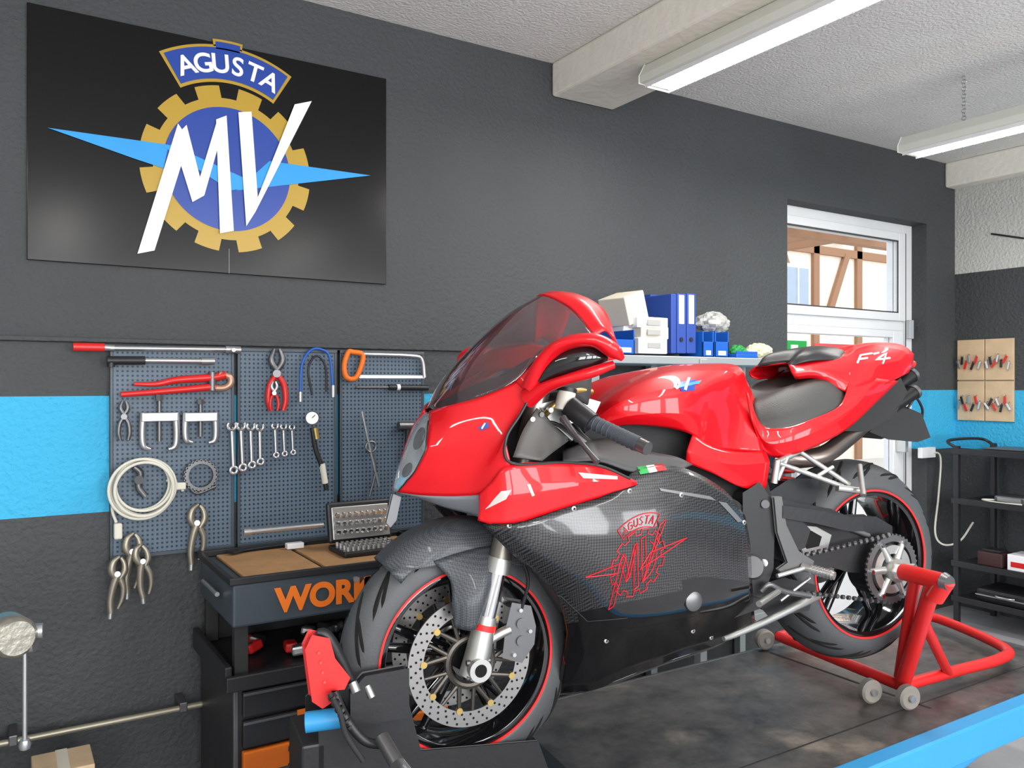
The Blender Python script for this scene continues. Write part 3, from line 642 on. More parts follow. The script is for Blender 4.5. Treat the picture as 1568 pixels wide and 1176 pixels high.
for s in(1,-1):
    c=FC+AX*(.070*s)
    lathe('brake_disc_%d'%s,[(.118,-.0025),(.155,-.0025),(.155,.0025),(.118,.0025)],c,AX,disc,bike,96)
    H=[]
    for k in range(36):
        for j,r in enumerate((.125,.136,.148)):
            a=2*pi*(k+j*.33)/36; p=c+V((r*cos(a),0,r*sin(a))); H.append((p-AX*.0032,p+AX*.0032,.0030))
    cyls('disc_holes_%d'%s,H,groove,bike,8)
    L=[]
    for k in range(9):
        a=2*pi*k/9; L.append((c+V((.055*cos(a),0,.055*sin(a))),c+V((.117*cos(a+.28),0,.117*sin(a+.28))),.007,.005)); L.append((c+V((.055*cos(a),0,.055*sin(a))),c+V((.117*cos(a-.12),0,.117*sin(a-.12))),.006,.004))
    cyls('disc_carrier_%d'%s,L,bronze,bike,8); torus('carrier_ring_%d'%s,c,AX,.057,.009,bronze,bike)
    cyls('disc_bobbins_%d'%s,[(c+V((.117*cos(2*pi*k/9+.28),0,.117*sin(2*pi*k/9+.28)))-AX*.006,c+V((.117*cos(2*pi*k/9+.28),0,.117*sin(2*pi*k/9+.28)))+AX*.006,.008) for k in range(9)],brassm,bike,12)
    def fk(h,dw=0,ds=0): return V((.26*(h-.785)+ds,-(.102+dw)*s,h))
    sweep('fork_foot_%d'%s,[fk(.76,0,-.012),fk(.80),fk(.85),fk(.90)],[.024,.031,.029,.025],silver,bike,n=20)
    cyl('axle_clamp_%d'%s,V((0,-.085*s,.785)),V((0,-.142*s,.785)),.027,silver,bike); cyl('axle_bore_%d'%s,V((0,-.142*s,.785)),V((0,-.1425*s,.785)),.015,groove,bike)
    cyls('pinch_bolts_%d'%s,[(V((-.028,-.12*s,z)),V((.03,-.12*s,z)),.007) for z in (.765,.80)],dsteel,bike)
    cyl('fork_slider_%d'%s,fk(.89),fk(1.06),.0215,chrome,bike); cyl('fork_seal_%d'%s,fk(1.0),fk(1.035),.030,silver,bike); cyl('fork_decal_%d'%s,fk(.868),fk(.882),.0285,stripe,bike)
    cyl('fork_tube_%d'%s,fk(1.03),fk(1.47),.027,M('fork_tube_metal',(.25,.23,.2),.35,metal=.8),bike)
    cyl('fork_cap_%d'%s,fk(1.47),fk(1.485),.020,binb,bike)
    slab('brake_caliper_%d'%s,[(.078,.80),(.118,.785),(.146,.82),(.15,.86),(.138,.905),(.10,.915),(.085,.86)],.045*s,.105*s,dsteel,bike,.008)
    cyls('caliper_pistons_%d'%s,[(V((.118,-.105*s,z)),V((.118,-.110*s,z)),.013) for z in (.83,.872)],dsteel,bike,16)
    cyls('caliper_bolts_%d'%s,[(V((x,-.105*s,z)),V((x,-.113*s,z)),.005) for x,z in ((.098,.80),(.115,.905),(.14,.852))],steel,bike,8)
    sweep('caliper_bracket_%d'%s,[fk(.83),V((.06,-.1*s,.85)),V((.09,-.1*s,.86))],.012,silver,bike)
    sweep('brake_hose_%d'%s,[V((.12,-.1*s,.90)),V((.13,-.12*s,.98)),V((.10,-.13*s,1.08)),V((.14,-.1*s,1.25))],.0045,black,bike)
rows=[]
for i in range(9):
    th=radians(130-i*9.5); r=.320+.012*sin(pi*i/8)
    def fp(w,rr): return V((rr*cos(th),-w,.783+rr*sin(th)))
    rows.append([fp(0,r+.006),fp(.035,r+.002),fp(.06,r-.015),fp(.074,r-.045 if i>0 else r-.02),fp(.078,r-.075 if 1<i<8 else r-.05)])
full=[[mir(p) for p in reversed(r[1:])]+r for r in rows]
gridobj('front_fender',full,cfm,bike,4,4,.004)
for s in (1,-1):
    q=[[V((-.095,-.078*s,1.035)),V((-.03,-.082*s,1.05)),V((.05,-.08*s,1.06)),V((.095,-.078*s,1.05))],
       [V((-.060,-.098*s,.99)),V((-.02,-.112*s,1.0)),V((.03,-.112*s,1.01)),V((.075,-.095*s,1.0))],
       [V((-.060,-.112*s,.94)),V((-.025,-.132*s,.94)),V((.01,-.132*s,.95)),V((.035,-.108*s,.95))],
       [V((-.055,-.112*s,.885)),V((-.03,-.130*s,.88)),V((-.01,-.130*s,.88)),V((.006,-.108*s,.885))]]
    gridobj('fork_guard_%d'%s,q,cfm,bike,5,5,.004)
# --- bodywork ---
body('nose_side',[
 [(658,630,.02),(685,622,.082),(730,610,.135),(775,592,.172),(835,560,.198)],
 [(657,655,.062),(690,650,.108),(735,640,.155),(778,625,.190),(820,592,.210)],
 [(652,688,.082),(685,690,.120),(733,682,.166),(772,662,.202),(796,634,.222)],
 [(632,726,.060),(670,730,.104),(725,722,.156),(758,702,.203),(774,672,.228)],
 [(608,753,.020),(650,758,.070),(705,759,.132),(745,752,.184),(782,710,.228)]],red,'both',lin=.7)
body('headlight',[[(657,632,0),(641,652,0),(625,685,0),(612,720,0),(603,752,0)],
 [(658,632,.012),(651,653,.035),(642,687,.046),(622,723,.038),(606,753,.010)],
 [(659,632,.02),(657,655,.061),(652,688,.081),(632,726,.059),(608,753,.020)]],lens,'center',solid=.003)
body('under_nose_grille',[[(608,753,.01),(650,758,.07),(705,759,.13),(748,751,.186)],[(640,760,0),(682,776,.055),(727,788,.11),(750,800,.18)]],M('grey_grille',(.22,.23,.25),.5),'both')
body('red_lower_strip',[
 [(734,757,.180),(752,738,.202),(782,711,.226),(865,709,.236),(920,715,.240),(972,736,.248)],
 [(734,779,.186),(754,768,.210),(788,756,.234),(865,742,.250),(922,737,.253),(974,739,.250)],
 [(732,797,.190),(756,803,.213),(790,801,.232),(865,777,.248),(925,759,.249),(975,743,.249)]],red,'both',lin=1)
body('screen_surround',[
 [(790,584,.183),(838,534,.196),(868,517,.190),(905,515,.182),(940,524,.166)],
 [(800,594,.200),(846,552,.21),(876,538,.205),(910,537,.195),(946,538,.178)],
 [(812,604,.205),(850,575,.215),(880,562,.21),(915,556,.2),(952,548,.18)]],red,'both',lin=.7)
body('windscreen',[[(658,624,0),(690,572,0),(735,522,0),(783,478,0),(830,451,0)],
 [(662,627,.02),(705,590,.08),(760,548,.11),(812,503,.12),(875,470,.10)],
 [(668,629,.045),(732,609,.138),(790,583,.183),(838,534,.196),(914,514,.176)]],glassd,'center',solid=.003,nu=8,nv=8)
body('screen_rear_edge',[[(826,452,0),(845,447,0),(870,449,0)],[(872,470,.10),(890,463,.10),(922,472,.09)],[(912,515,.176),(928,507,.176),(944,526,.165)]],red,'center')
body('instrument_shroud',[[(770,575,0),(840,540,0),(900,560,0)],[(780,600,.08),(850,570,.1),(905,590,.1)],[(805,610,.15),(860,600,.16),(900,620,.15)]],blackm,'center')
cyl('tachometer',B(850,556,.03),B(858,545,.03),.045,dsteel,bike); cyl('tacho_face',B(858,545,.03),B(859,544,.03),.040,whiteg,bike)
body('dash_inner',[[(665,628,0),(720,600,0),(780,575,0)],[(672,632,.05),(735,612,.12),(800,590,.16)]],blackm,'center',surf=False)
body('lower_fairing',[
 [(740,803,.19),(795,801,.235),(870,776,.25),(935,756,.25),(975,720,.235),(1040,715,.225),(1105,748,.21),(1140,790,.20)],
 [(785,848,.20),(825,842,.24),(885,825,.262),(940,812,.268),(1000,795,.265),(1055,785,.25),(1110,805,.23),(1148,835,.21)],
 [(848,903,.185),(880,893,.228),(925,883,.258),(970,873,.265),(1018,862,.262),(1065,855,.25),(1115,865,.23),(1150,880,.20)],
 [(868,968,.13),(895,966,.17),(935,957,.21),(980,948,.23),(1030,938,.235),(1078,926,.225),(1118,920,.21),(1152,912,.18)],
 [(852,1060,.03),(905,1056,.07),(955,1036,.10),(1005,1018,.11),(1050,1001,.11),(1092,988,.10),(1125,975,.09),(1155,952,.07)]],
 cf,'both',matfn=lambda v,u: 1 if v>.66-.10*u else 0,mats=[cf,blackg],lin=.4)
body('belly_pan',[[(852,1062,0),(905,1054,0),(1005,1016,0),(1092,986,0),(1155,950,0)],[(852,1060,.03),(905,1056,.07),(1005,1018,.11),(1092,988,.10),(1155,952,.07)]],blackg,'center')
body('fairing_inner_top',[[(862,690,.14),(925,672,.16),(985,690,.19),(1035,700,.20),(1060,712,.19)],[(862,708,.235),(915,706,.235),(965,722,.235),(1000,722,.23),(1045,718,.222)]],M('dark_grey_plastic',(.06,.06,.062),.55),'both')
body('tank',[
 [(898,628,0),(942,592,0),(1008,564,0),(1075,558,0),(1128,561,0),(1143,585,0),(1155,612,0)],
 [(903,634,.07),(948,600,.11),(1010,576,.125),(1075,569,.125),(1124,572,.10),(1136,596,.075),(1152,620,.075)],
 [(912,642,.11),(952,616,.165),(1012,598,.185),(1062,597,.180),(1095,605,.14),(1128,622,.105),(1156,640,.105)],
 [(922,648,.13),(965,636,.175),(1025,632,.192),(1062,638,.183),(1088,648,.142),(1128,660,.115),(1162,665,.125)],
 [(935,652,.13),(975,650,.152),(1030,656,.160),(1064,668,.162),(1086,690,.135),(1130,692,.125),(1168,694,.135)]],red,'center',nu=6,lin=.6)
body('frame_cover',[[(1060,666,.165),(1090,684,.165),(1130,692,.15),(1172,692,.14)],[(1052,690,.18),(1090,705,.182),(1130,712,.168),(1178,708,.150)],[(1050,708,.170),(1090,724,.175),(1135,746,.16),(1172,748,.145)]],red,'both',lin=.8)
body('seat',[
 [(1150,612,0),(1188,598,0),(1225,583,0),(1265,573,0),(1292,570,0)],
 [(1152,622,.07),(1190,604,.09),(1228,588,.10),(1268,578,.10),(1292,578,.09)],
 [(1156,642,.11),(1195,632,.14),(1235,618,.15),(1270,605,.145),(1291,598,.13)],
 [(1166,664,.128),(1202,657,.16),(1242,644,.17),(1280,628,.16),(1293,615,.145)]],seatm,'center')
body('tail_side',[
 [(1143,600,.10),(1165,650,.125),(1202,655,.160),(1242,642,.170),(1282,624,.163),(1296,600,.15),(1300,570,.13)],
 [(1150,640,.125),(1172,676,.14),(1205,676,.168),(1248,661,.176),(1290,640,.168),(1322,607,.15),(1345,580,.125)],
 [(1165,690,.125),(1185,700,.13),(1212,696,.15),(1255,680,.155),(1300,654,.145),(1340,617,.12),(1375,583,.095)]],red,'both',lin=.7)
body('tail_top',[
 [(1206,556,0),(1245,548,0),(1288,540,0),(1312,529,0),(1345,525,0),(1380,529,0),(1398,542,0)],
 [(1208,560,.07),(1246,555,.085),(1288,550,.095),(1314,538,.09),(1345,533,.085),(1380,537,.07),(1398,547,.04)],
 [(1212,570,.09),(1248,566,.11),(1292,568,.125),(1318,560,.125),(1345,555,.115),(1378,553,.09),(1397,555,.05)],
 [(1215,576,.09),(1250,574,.11),(1298,585,.14),(1325,586,.138),(1350,577,.118),(1378,568,.09),(1395,562,.05)],
 [(1218,580,.08),(1252,580,.10),(1300,602,.145),(1332,600,.13),(1356,588,.115),(1378,577,.09),(1391,570,.05)]],red,'center',lin=.6)
body('passenger_pad',[
 [(1206,556,0),(1228,535,0),(1255,531,0),(1285,536,0),(1291,545,0)],
 [(1207,558,.05),(1228,541,.07),(1255,538,.08),(1284,543,.07),(1291,550,.06)],
 [(1208,562,.07),(1230,555,.09),(1257,552,.095),(1285,553,.09),(1291,556,.07)]],black,'center')
trim_edge=[(835,561,.200),(820,592,.214),(797,634,.224),(775,672,.230),(783,709,.230),(865,708,.238),(920,714,.242),(965,733,.250)]
for s,f in ((1,lambda p:p),(-1,mir)): sweep('cockpit_edge_trim_%d'%s,[f(B(*p)) for p in trim_edge],.0035,black,bike,n=8)
exm=M('exhaust_black',(.03,.03,.032),.35,metal=.7)
for s in (1,-1):
    for k,(a,b,w) in enumerate((((1358,603),(1397,574),.035),((1362,626),(1400,600),.070))):
        p0=B(a[0],a[1],w); p1=B(b[0],b[1],w); p0.y*=s; p1.y*=s; d=(p1-p0).normalized()
        cyl('exhaust_pipe_%d_%d'%(s,k),p0,p1,.020,exm,bike,r1=.022); lathe('exhaust_tip_%d_%d'%(s,k),[(.018,0),(.024,0),(.024,.012),(.018,.012)],p1-d*.008,d,dsteel,bike,32); cyl('exhaust_bore_%d_%d'%(s,k),p1,p1+d*.001,.019,groove,bike)
prismB('tail_underside',[(1300,655),(1345,612),(1378,585),(1385,600),(1368,632),(1330,655)],-.09,.09,blackm,.01)
prismB('plate_holder',[(1336,660),(1352,640),(1383,624),(1410,636),(1422,668),(1405,674),(1360,670)],-.07,.07,blackm,.006)
cyl('tail_lamp',B(1390,556,0),B(1398,558,0),.012,redm,bike); sweep('plate_wire',[B(1390,625,.08),B(1402,610,.08),B(1412,625,.07),B(1412,640,.06)],.004,black,bike)
for s,f in ((1,lambda p:p),(-1,mir)):
    loft('mirror_stem_%d'%s,[f(B(808,610,.205)),f(B(836,593,.25)),f(B(868,581,.29)),f(B(905,570,.32)),f(B(940,558,.34))],[.022,.020,.020,.020,.013],[.024,.014,.012,.013,.009],red,bike)
    loft('mirror_cap_%d'%s,[f(B(812,594,.215)),f(B(838,549,.255)),f(B(868,526,.29)),f(B(908,521,.325)),f(B(938,536,.345)),f(B(954,550,.35))],[.022,.034,.040,.036,.022,.004],[.022,.018,.016,.016,.018,.006],red,bike)
    loft('mirror_lens_%d'%s,[f(B(826,584,.245)),f(B(848,564,.265)),f(B(875,552,.29)),f(B(905,547,.31)),f(B(930,549,.32))],[.008,.018,.022,.02,.006],[.006,.023,.029,.025,.006],blackg,bike)
prismB('cockpit_dark_sheet',[(720,650),(780,615),(850,600),(930,640),(1000,690),(960,720),(880,720),(790,790),(740,770),(712,700)],-.02,.02,blackm)  # added black sheet, darkens the cockpit opening and blocks the far side
prismB('engine_block',[(800,830),(870,790),(960,745),(1060,730),(1130,770),(1160,800),(1165,930),(1080,960),(960,980),(890,960),(870,900)],-.16,.16,blackm)
prismB('airbox',[(900,655),(960,640),(1060,660),(1070,700),(1165,700),(1180,760),(1100,780),(960,740),(880,720)],-.11,.11,blackm)
prismB('radiator',[(790,810),(815,810),(895,900),(900,940),(880,950)],-.15,.15,dsteel)
prismB('subframe_core',[(1160,640),(1290,600),(1360,580),(1365,590),(1300,645),(1190,695)],-.06,.06,blackm)
body('inner_cockpit_panel',[[(785,700,.19),(800,660,.17),(822,625,.16)],[(830,706,.20),(850,690,.17),(870,675,.15)]],M('cockpit_grey',(.10,.095,.09),.5),'both')
prismB('top_clamp',[(830,622),(880,608),(915,618),(905,640),(850,648)],-.13,.13,silver,.006)
sweep('gold_hose',[B(830,640,.12),B(850,620,.15),B(880,600,.14),B(905,600,.10)],.008,brassm,bike)
for k in range(7): sweep('cockpit_hose_%d'%k,[B(790+k*7,690-k*3,.12),B(815+k*8,660-k*4,.16-.01*k),B(840+k*9,650+k*3,.14),B(868+k*8,672+k*2,.15)],.0055,(black,dsteel,blackm)[k%3],bike)
cyl('reservoir',B(862,628,.16),B(868,600,.16),.022,cable,bike); cyl('reservoir_cap',B(868,600,.16),B(869,594,.16),.024,black,bike)
for k in range(4): cyl('cowl_bolt_%d'%k,B(812+k*14,640-k*7,.15),B(816+k*14,642-k*7,.17),.006,(silver,dsteel)[k%2],bike)
grm=M('grip_rubber',(.055,.065,.08),.6,bump=.3,bscale=400)
for s,f in ((1,lambda p:p),(-1,mir)):
    cyl('clip_on_%d'%s,f(B(858,630,.11)),f(B(905,645,.21)),.014,dsteel,bike)
    cyl('switchgear_%d'%s,f(B(872,622,.17)),f(B(905,648,.215)),.026,black,bike)
    sweep('grip_%d'%s,[f(B(900,643,.205)),f(B(925,655,.24)),f(B(965,674,.30)),f(B(978,680,.32))],[.017,.0175,.0175,.018],grm,bike,n=20)
    for k in range(9): q=k/8; torus('grip_rib_%d_%d'%(s,k),f(B(912+60*q,649+29*q,.222+.085*q)),f(B(978,680,.32))-f(B(900,643,.205)),.0168,.0022,grm,bike,20,6)
    cyl('bar_end_%d'%s,f(B(978,680,.32)),f(B(992,687,.345)),.016,dsteel,bike)
    sweep('lever_%d'%s,[f(B(862,640,.19)),f(B(880,665,.23)),f(B(900,690,.28)),f(B(915,708,.31))],[.010,.007,.006,.008],dsteel,bike)
# rear mechanicals
prismB('swingarm',[(1150,775),(1185,770),(1225,778),(1270,785),(1300,798),(1340,797),(1362,810),(1362,850),(1340,872),(1300,870),(1275,862),(1245,868),(1195,850),(1165,830)],.085,.130,black,.012)
prismB('swingarm_web',[(1212,805),(1250,808),(1272,820),(1266,842),(1232,848)],.131,.136,silver,.003)
prismB('swingarm_web_dark',[(1220,812),(1242,813),(1258,822),(1254,836),(1236,840)],.136,.138,groove,.001)
sweep('swingarm_brace',[B(1180,790,.14),B(1235,792,.14),B(1290,806,.14),B(1330,820,.14)],.007,M('frame_grey',(.12,.12,.12),.45,metal=.4),bike)
prismB('frame_plate',[(1142,758),(1162,745),(1178,768),(1182,800),(1180,870),(1165,910),(1148,905),(1142,850)],.10,.165,M('frame_black',(.03,.03,.031),.45,metal=.3),.010)
prismB('heel_guard',[(1188,800),(1222,792),(1240,812),(1232,838),(1200,850)],.165,.170,black,.003)
prismB('footrest_bracket',[(1187,762),(1196,762),(1203,805),(1222,845),(1245,860),(1242,872),(1200,878),(1194,872),(1208,862),(1192,815)],.170,.180,MATS['frame_grey'],.003)
cyl('engine_cover',B(1152,868,.17),B(1152,868,.20),.034,dsteel,bike,r1=.028,n=40); cyl('pivot_bolt',B(1170,862,.172),B(1170,862,.188),.010,silver,bike); cyl('pivot_cap',B(1172,772,.165),B(1172,772,.175),.011,dsteel,bike)
hubc=V(RC)
def hb(r0,r1,w,n=48,m=dsteel,name='x'): lathe(name,[(r0,-w/2),(r1,-w/2),(r1,w/2),(r0,w/2)],hubc+AX*.165,AX,m,bike,n)
hb(.080,.098,.007,72,dsteel,'rear_sprocket'); hb(.045,.070,.012,64,silver,'sprocket_carrier')
cyls('sprocket_arms',[(hubc+AX*.168+V((.03*cos(a),0,.03*sin(a))),hubc+AX*.166+V((.088*cos(a),0,.088*sin(a))),.013,.009) for a in [2*pi*k/6 for k in range(6)]],silver,bike,12)
cyls('sprocket_nuts',[(hubc+AX*.168+V((.084*cos(a),0,.084*sin(a))),hubc+AX*.178+V((.084*cos(a),0,.084*sin(a))),.007) for a in [2*pi*k/6 for k in range(6)]],chrome,bike,6)
cyls('sprocket_teeth',[(hubc+AX*.1625+V((.099*cos(a),0,.099*sin(a))),hubc+AX*.1675+V((.099*cos(a),0,.099*sin(a))),.004) for a in [2*pi*k/41 for k in range(41)]],dsteel,bike,8)
cyl('rear_axle',hubc+AX*.10,hubc+AX*.195,.034,silver,bike); cyl('axle_nut_rear',hubc+AX*.195,hubc+AX*.205,.024,chrome,bike,n=6)
cyl('hub_carrier',hubc+AX*.08,hubc+AX*.15,.085,black,bike,n=48)
for dz in (.099,-.099):
    P0=hubc+AX*.165+V((0,0,dz)); P1=V((.90,-.165,.93+dz*.45)); N=34
    cyls('drive_chain_%d'%(dz>0),[(P0.lerp(P1,(k+.1)/N)+AX*(.005 if k%2 else -.005),P0.lerp(P1,(k+.95)/N)+AX*(.005 if k%2 else -.005),.0055) for k in range(N)],dsteel,bike,8)
prismB('chain_guard',[(1200,776),(1260,784),(1318,797),(1322,812),(1300,812),(1250,800),(1200,792)],.15,.182,black,.003)
lathe('rear_disc',[(.06,-.003),(.105,-.003),(.105,.003),(.06,.003)],hubc-AX*.12,AX,disc,bike)
for k,(a,b,r) in enumerate((((1190,708,.15),(1290,745,.17),.007),((1222,690,.14),(1300,742,.17),.007),((1190,708,.15),(1225,690,.14),.009),((1185,740,.15),(1190,705,.15),.010),((1205,700,.15),(1190,735,.15),.007),((1250,730,.16),(1275,715,.16),.006),((1282,747,.17),(1322,752,.19),.010),((1316,712,.18),(1322,758,.22),.008))): cyl('passenger_peg_strut_%d'%k,B(*a),B(*b),r,silver,bike)
cyl('rider_peg',B(1228,868,.18),B(1278,882,.26),.011,silver,bike); cyls('rider_peg_knurl',[(B(1242+k*5,871.5+k*1.4,.203+k*.008),B(1244.5+k*5,872.2+k*1.4,.207+k*.008),.0138) for k in range(7)],steel,bike)
cyl('gear_lever',B(1190,882,.19),B(1238,868,.19),.006,silver,bike); cyl('gear_rod',B(1195,920,.19),B(1240,885,.19),.004,steel,bike); cyl('toe_peg',B(1192,905,.19),B(1162,925,.25),.008,silver,bike); sweep('gear_arm',[B(1165,905,.18),B(1178,895,.19),B(1200,905,.19),B(1240,912,.19)],.008,dsteel,bike)
sweep('side_stand',[B(1252,912,.15),B(1225,925,.17),B(1175,950,.19),B(1125,972,.21),B(1108,978,.22)],[.012,.012,.010,.008,.006],silver,bike)
sweep('exhaust_header',[B(1180,700,.05),B(1220,703,.07),B(1262,696,.08),B(1295,672,.06),B(1320,650,.05)],.027,M('pipe_heat_tint',(.22,.18,.16),.32,metal=.9),bike,n=20)
sweep('shock_spring',[V((1.0+.03*cos(a),-.02-.03*sin(a),1.12+.012*a/(2*pi)*2)) for a in [k*.5 for k in range(0,60)]],.006,redm,bike,smooth=False)
prismB('rear_hugger',[(1170,765),(1210,738),(1250,738),(1245,765),(1215,785)],-.08,.08,black,.01)
prismB('lower_link',[(1150,905),(1200,890),(1245,900),(1236,930),(1180,940)],-.05,.12,blackm,.01)
prismB('chin_strut',[(603,758),(613,762),(606,796),(598,806),(593,800)],-.05,-.035,dsteel,.002)
TREE=bvh()
lr=M('logo_red',(.55,.01,.02),.4)
def mp(a,b): return (975+a*141+b*5, 861-a*55-b*168)
PL=[]
for nm,R in LOGO.items():
    if nm.startswith('wing_mid'): continue
    q=[mp(*p) for p in R]; PL.append(q+[q[0]])
gr=[]
for k in range(12):
    for ph,r in ((.02,.25),(.22,.25),(.24,.293),(.76,.293),(.78,.25),(.98,.25)):
        a=2*pi*(k+ph)/12; gr.append(mp(r*cos(a),r*sin(a)))
PL.append(gr[:]+[gr[0]]); PL.append([mp(.2*cos(radians(t)),.2*sin(radians(t))) for t in range(-75,60,9)])
bn=[mp(.43*cos(radians(t)),.43*sin(radians(t))) for t in range(122,57,-8)]+[mp(.31*cos(radians(t)),.31*sin(radians(t))) for t in range(58,123,8)]; PL.append(bn+[bn[0]])
FONT={'A':[[(-.4,-.5),(0,.5),(.4,-.5)],[(-.2,-.1),(.2,-.1)]],'G':[[(.35,.35),(0,.5),(-.35,.3),(-.38,-.3),(0,-.5),(.35,-.35),(.35,0),(.05,0)]],'U':[[(-.35,.5),(-.35,-.3),(0,-.5),(.35,-.3),(.35,.5)]],'S':[[(.35,.38),(0,.5),(-.32,.28),(.32,-.22),(0,-.5),(-.35,-.38)]],'T':[[(-.4,.5),(.4,.5)],[(0,.5),(0,-.5)]]}
for k,ch in enumerate('AGUSTA'):
    a=radians(113-k*9.2); c0,s0=cos(a-pi/2),sin(a-pi/2)
    for st in FONT[ch]:
        PL.append([mp(.37*cos(a)+(x*.055)*c0-(y*.07)*s0,.37*sin(a)+(x*.055)*s0+(y*.07)*c0) for x,y in st])
decals('fairing_crest',PL,.0014,lr)
for k,(a,b,m) in enumerate(((974,988,green),(988,1000,whiteg),(1000,1014,redm))): patch('flag_%d'%k,[(a,716+(a-974)*-.12),(b,716+(b-974)*-.12),(b+5,727+(b-974)*-.18),(a+5,727+(a-974)*-.18)],m,4,3)
vl=M('vent_light',(.5,.46,.44),.4); vg=M('vent_grey',(.2,.2,.2),.4,metal=.5)
patch('air_vent_a',[(884,724),(944,730),(944,735),(892,733)],vl); patch('air_vent_b',[(1008,748),(1085,760),(1095,767),(1010,752)],vg); patch('air_vent_d',[(1098,768),(1110,770),(1135,798),(1128,800)],vg)
patch('wing_mark',[(744,780),(768,752),(783,750),(775,764)],vl); patch('vent_c',[(1074,876),(1128,838),(1146,812),(1147,836)],vg); patch('strip_tick',[(806,742),(811,741),(818,758),(814,760)],vl,3,3)
patch('nose_badge',[(733,655),(748,646),(750,655),(737,660)],navy); patch('nose_badge_w',[(738,656),(743,648),(745,649),(740,658)],whiteg,3,3,.006)
patch('tank_badge',[(1036,588),(1064,582),(1062,598),(1042,600)],navy); patch('tank_badge_w',[(1045,597),(1052,580),(1056,581),(1049,598)],whiteg,3,3,.006); patch('tank_badge_c',[(1030,594),(1072,584),(1068,589),(1034,597)],cyan,6,3,.0055)
refl=M('reflector_dark',(.24,.25,.27),.1,metal=.6,coat=1)
oval('headlight_bulb_upper',643,672,7,18,refl,.003,.35); oval('headlight_bulb_lower',625,720,6,12,refl,.003,.5)
decals('headlight_rim',[[(657,645),(653,688),(636,722),(612,750)]],.002,black,.002)
decals('tail_lettering',[[(1312,557),(1317,545),(1334,542)],[(1315,551),(1327,549)],[(1350,557),(1356,541),(1339,552),(1361,549)],[(1336,543),(1344,541)]],.0030,whiteg)
decals('fairing_seam',[[(800,895),(860,912),(900,950),(960,945)],[(1005,795),(1012,830),(1018,842)]],.0012,blackm); decals('panel_joint',[[(742,803),(795,801),(870,776),(935,756),(975,742)],[(1186,575),(1200,566)]],.0015,groove)
for k,(x,y) in enumerate(((780,804),(878,779),(963,752),(1042,758),(928,980),(1060,965),(1088,975),(1138,800))):
    h=hit(x,y,.002)
    if h: lathe('fairing_bolt_%d'%k,[(.0025,-.002),(.0065,-.002),(.006,.002),(.003,.003)],h,AX,silver,bike,20)
h=hit(1060,920,.0)
if h: lathe('engine_case_window',[(0,-.004),(.026,-.004),(.024,.008),(.015,.012),(0,.012)],h,AX,dsteel,bike,32)

# ================= PADDOCK STAND =================
g=G('paddock_stand',(2.6,-1.35,PZ))
def bw(p): return BO+SX*p.x+NX*p.y+UP*p.z
hub=bw(hubc+AX*.205); hub2=bw(hubc+AX*.345)
cyl('axle_pin',hub,hub2,.024,redm,g); cyl('pin_cap',hub2-(hub2-hub).normalized()*.004,hub2+(hub2-hub).normalized()*.012,.027,dsteel,g,r1=.02)
tz=PZ+.045
foot=V((2.335,-1.52,tz)); far=V((2.41,-.99,tz)); hm=hub.lerp(hub2,.75); hn=hub.lerp(hub2,.3)
sweep('base_loop',[foot,V((2.6,-1.535,tz)),V((2.84,-1.55,tz)),V((2.97,-1.50,tz)),V((3.10,-1.24,tz)),V((3.10,-1.12,tz)),V((2.9,-1.03,tz)),far],.018,redm,g,n=14,sub=5)
cyl('cross_tube',foot,far,.018,redm,g)
cyl('upright_main',hm,foot,.022,redm,g); cyl('upright_brace',hm.lerp(foot,.35),V((2.56,-1.535,tz)),.015,redm,g); cyl('upright_inner',hn,foot+V((.03,.03,0)),.016,redm,g)
cyl('gusset',hub2+V((0,0,.006)),hm+V((0,0,-.05)),.024,redm,g)
rg=M('roller_grey',(.20,.18,.16),.5)
for c in (foot+V((-.05,-.05,-.008)),foot+V((-.10,.04,-.008)),far+V((-.05,.02,-.008))):
    lathe('roller',[(.010,-.014),(.03,-.016),(.036,-.010),(.036,.010),(.03,.016),(.010,.014)],c,(.3,1,0),rg,g,32); cyl('roller_axle',c+V((-.005,-.022,0)),c+V((.006,.03,0)),.010,steel,g)

# ================= FRONT WHEEL CHOCK =================
bk=bike
bike=G('front_wheel_chock',BO,-BB,local=True)
for s in (1,-1):
    slab('plate_%d'%s,[(-.36,.50),(-.36,.70),(-.32,.73),(-.16,.72),(-.13,.60),(.17,.57),(.20,.49),(-.3,.49)],.082*s,.090*s,black,bike,.002)
box('base_plate',(-.42,-.16,.484),(.25,.16,.492),black,bike)
box('front_stop',(-.40,-.09,.49),(-.345,.09,.66),black,bike,.006)
P=[B(472,994,.13),B(480,977,.13),B(500,981,.13),B(508,1010,.13),B(530,1038,.13),B(524,1050,.13),B(501,1052,.13),B(503,1072,.13),B(494,1078,.13),B(482,1070,.13)]
slab('red_jaw_pad',[(p.x,p.z) for p in P],.09,.135,redm,bike,.008)
cyls('jaw_pad_rivets',[(B(488+k*3,1000+k*15,.135),B(488+k*3,1000+k*15,.139),.003) for k in range(4)],stripe,bike)
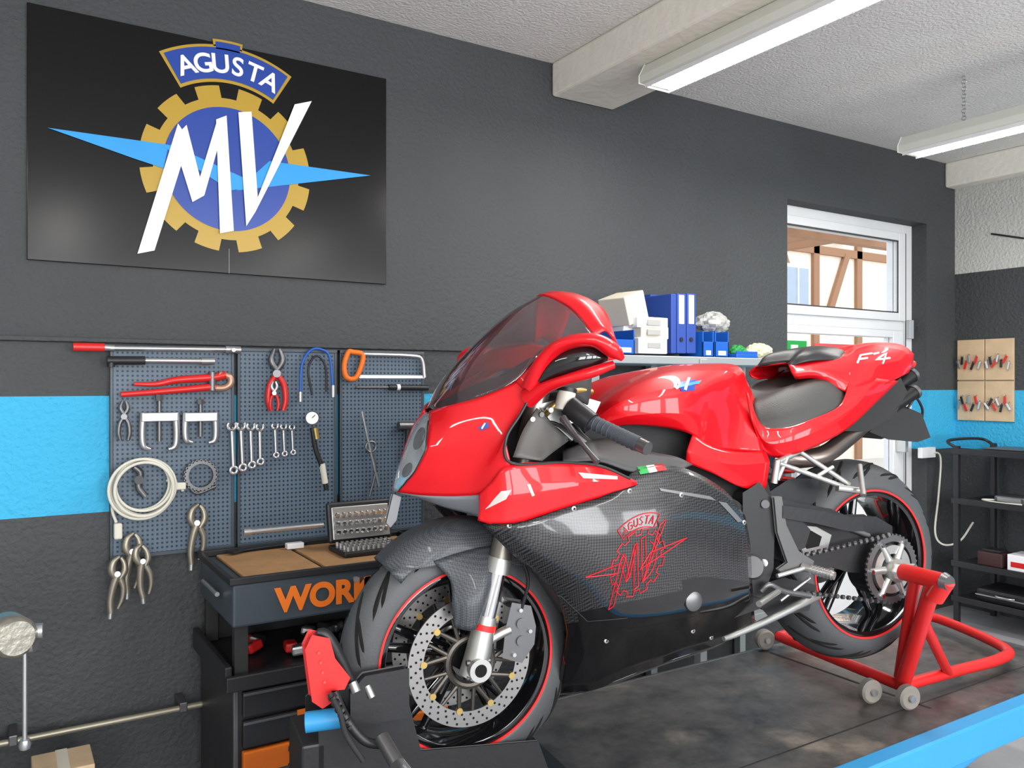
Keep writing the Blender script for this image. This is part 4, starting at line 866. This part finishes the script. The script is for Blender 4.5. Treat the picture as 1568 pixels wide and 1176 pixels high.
sweep('jaw_top',[B(485,968,.11),B(500,974,.11),B(520,1008,.11),B(538,1042,.11)],[.008,.014,.014,.010],black,bike)
sweep('lever',[B(512,1060,.15),B(530,1100,.17),B(560,1135,.18),B(600,1140,.18)],.010,black,bike)
cyl('clamp_knob',B(585,1130,.2),B(608,1170,.26),.016,dsteel,bike); cyl('clamp_screw',B(600,1150,.2),B(640,1200,.3),.009,steel,bike)
cyl('bolt_a',B(540,1045,.12),B(546,1060,.13),.010,silver,bike); cyl('bolt_b',B(562,1050,.12),B(570,1068,.13),.008,silver,bike)
p0=B(625,1030,.13);p1=B(540,1112,.13); slab('clamp_bracket',[(p1.x,p1.z),(p1.x,p0.z-.03),(p1.x+.03,p0.z),(p0.x,p0.z+.004),(p0.x,p1.z)],.095,.125,black,bike,.004)
cyl('blue_bar',B(468,1106,.10),B(528,1098,.12),.022,blue,bike)
sweep('cable',[B(505,1062,.17),B(520,1090,.19),B(530,1125,.19),B(556,1165,.2)],.006,blackm,bike)
cyls('cable_ribs',[(B(508+k*5,1066+k*9,.175),B(510+k*5,1069+k*9,.175),.010) for k in range(6)],black,bike)
bike=bk

# ================= LIGHTS, WORLD, CAMERA =================
for k,x in enumerate((-1.65,0.15,1.95,3.75)):
    L=bpy.data.lights.new('window_daylight','AREA'); L.shape='RECTANGLE'; L.size=1.45; L.size_y=1.75; L.energy=88; L.color=(.97,.985,1)
    o=bpy.data.objects.new('window_daylight',L); scene.collection.objects.link(o); o.location=(x,-6.38,1.6); o.rotation_euler=(radians(90),0,0)
w=bpy.data.worlds.new('World'); scene.world=w; w.use_nodes=True
w.node_tree.nodes['Background'].inputs[0].default_value=(.92,.96,1,1); w.node_tree.nodes['Background'].inputs[1].default_value=2.2
cam=bpy.data.cameras.new('camera'); co=bpy.data.objects.new('camera',cam); scene.collection.objects.link(co)
co.location=CAM; co.rotation_euler=(pi/2,0,A-pi/2); cam.sensor_width=36; cam.lens=FL/1568*36; cam.clip_start=.05
scene.camera=co
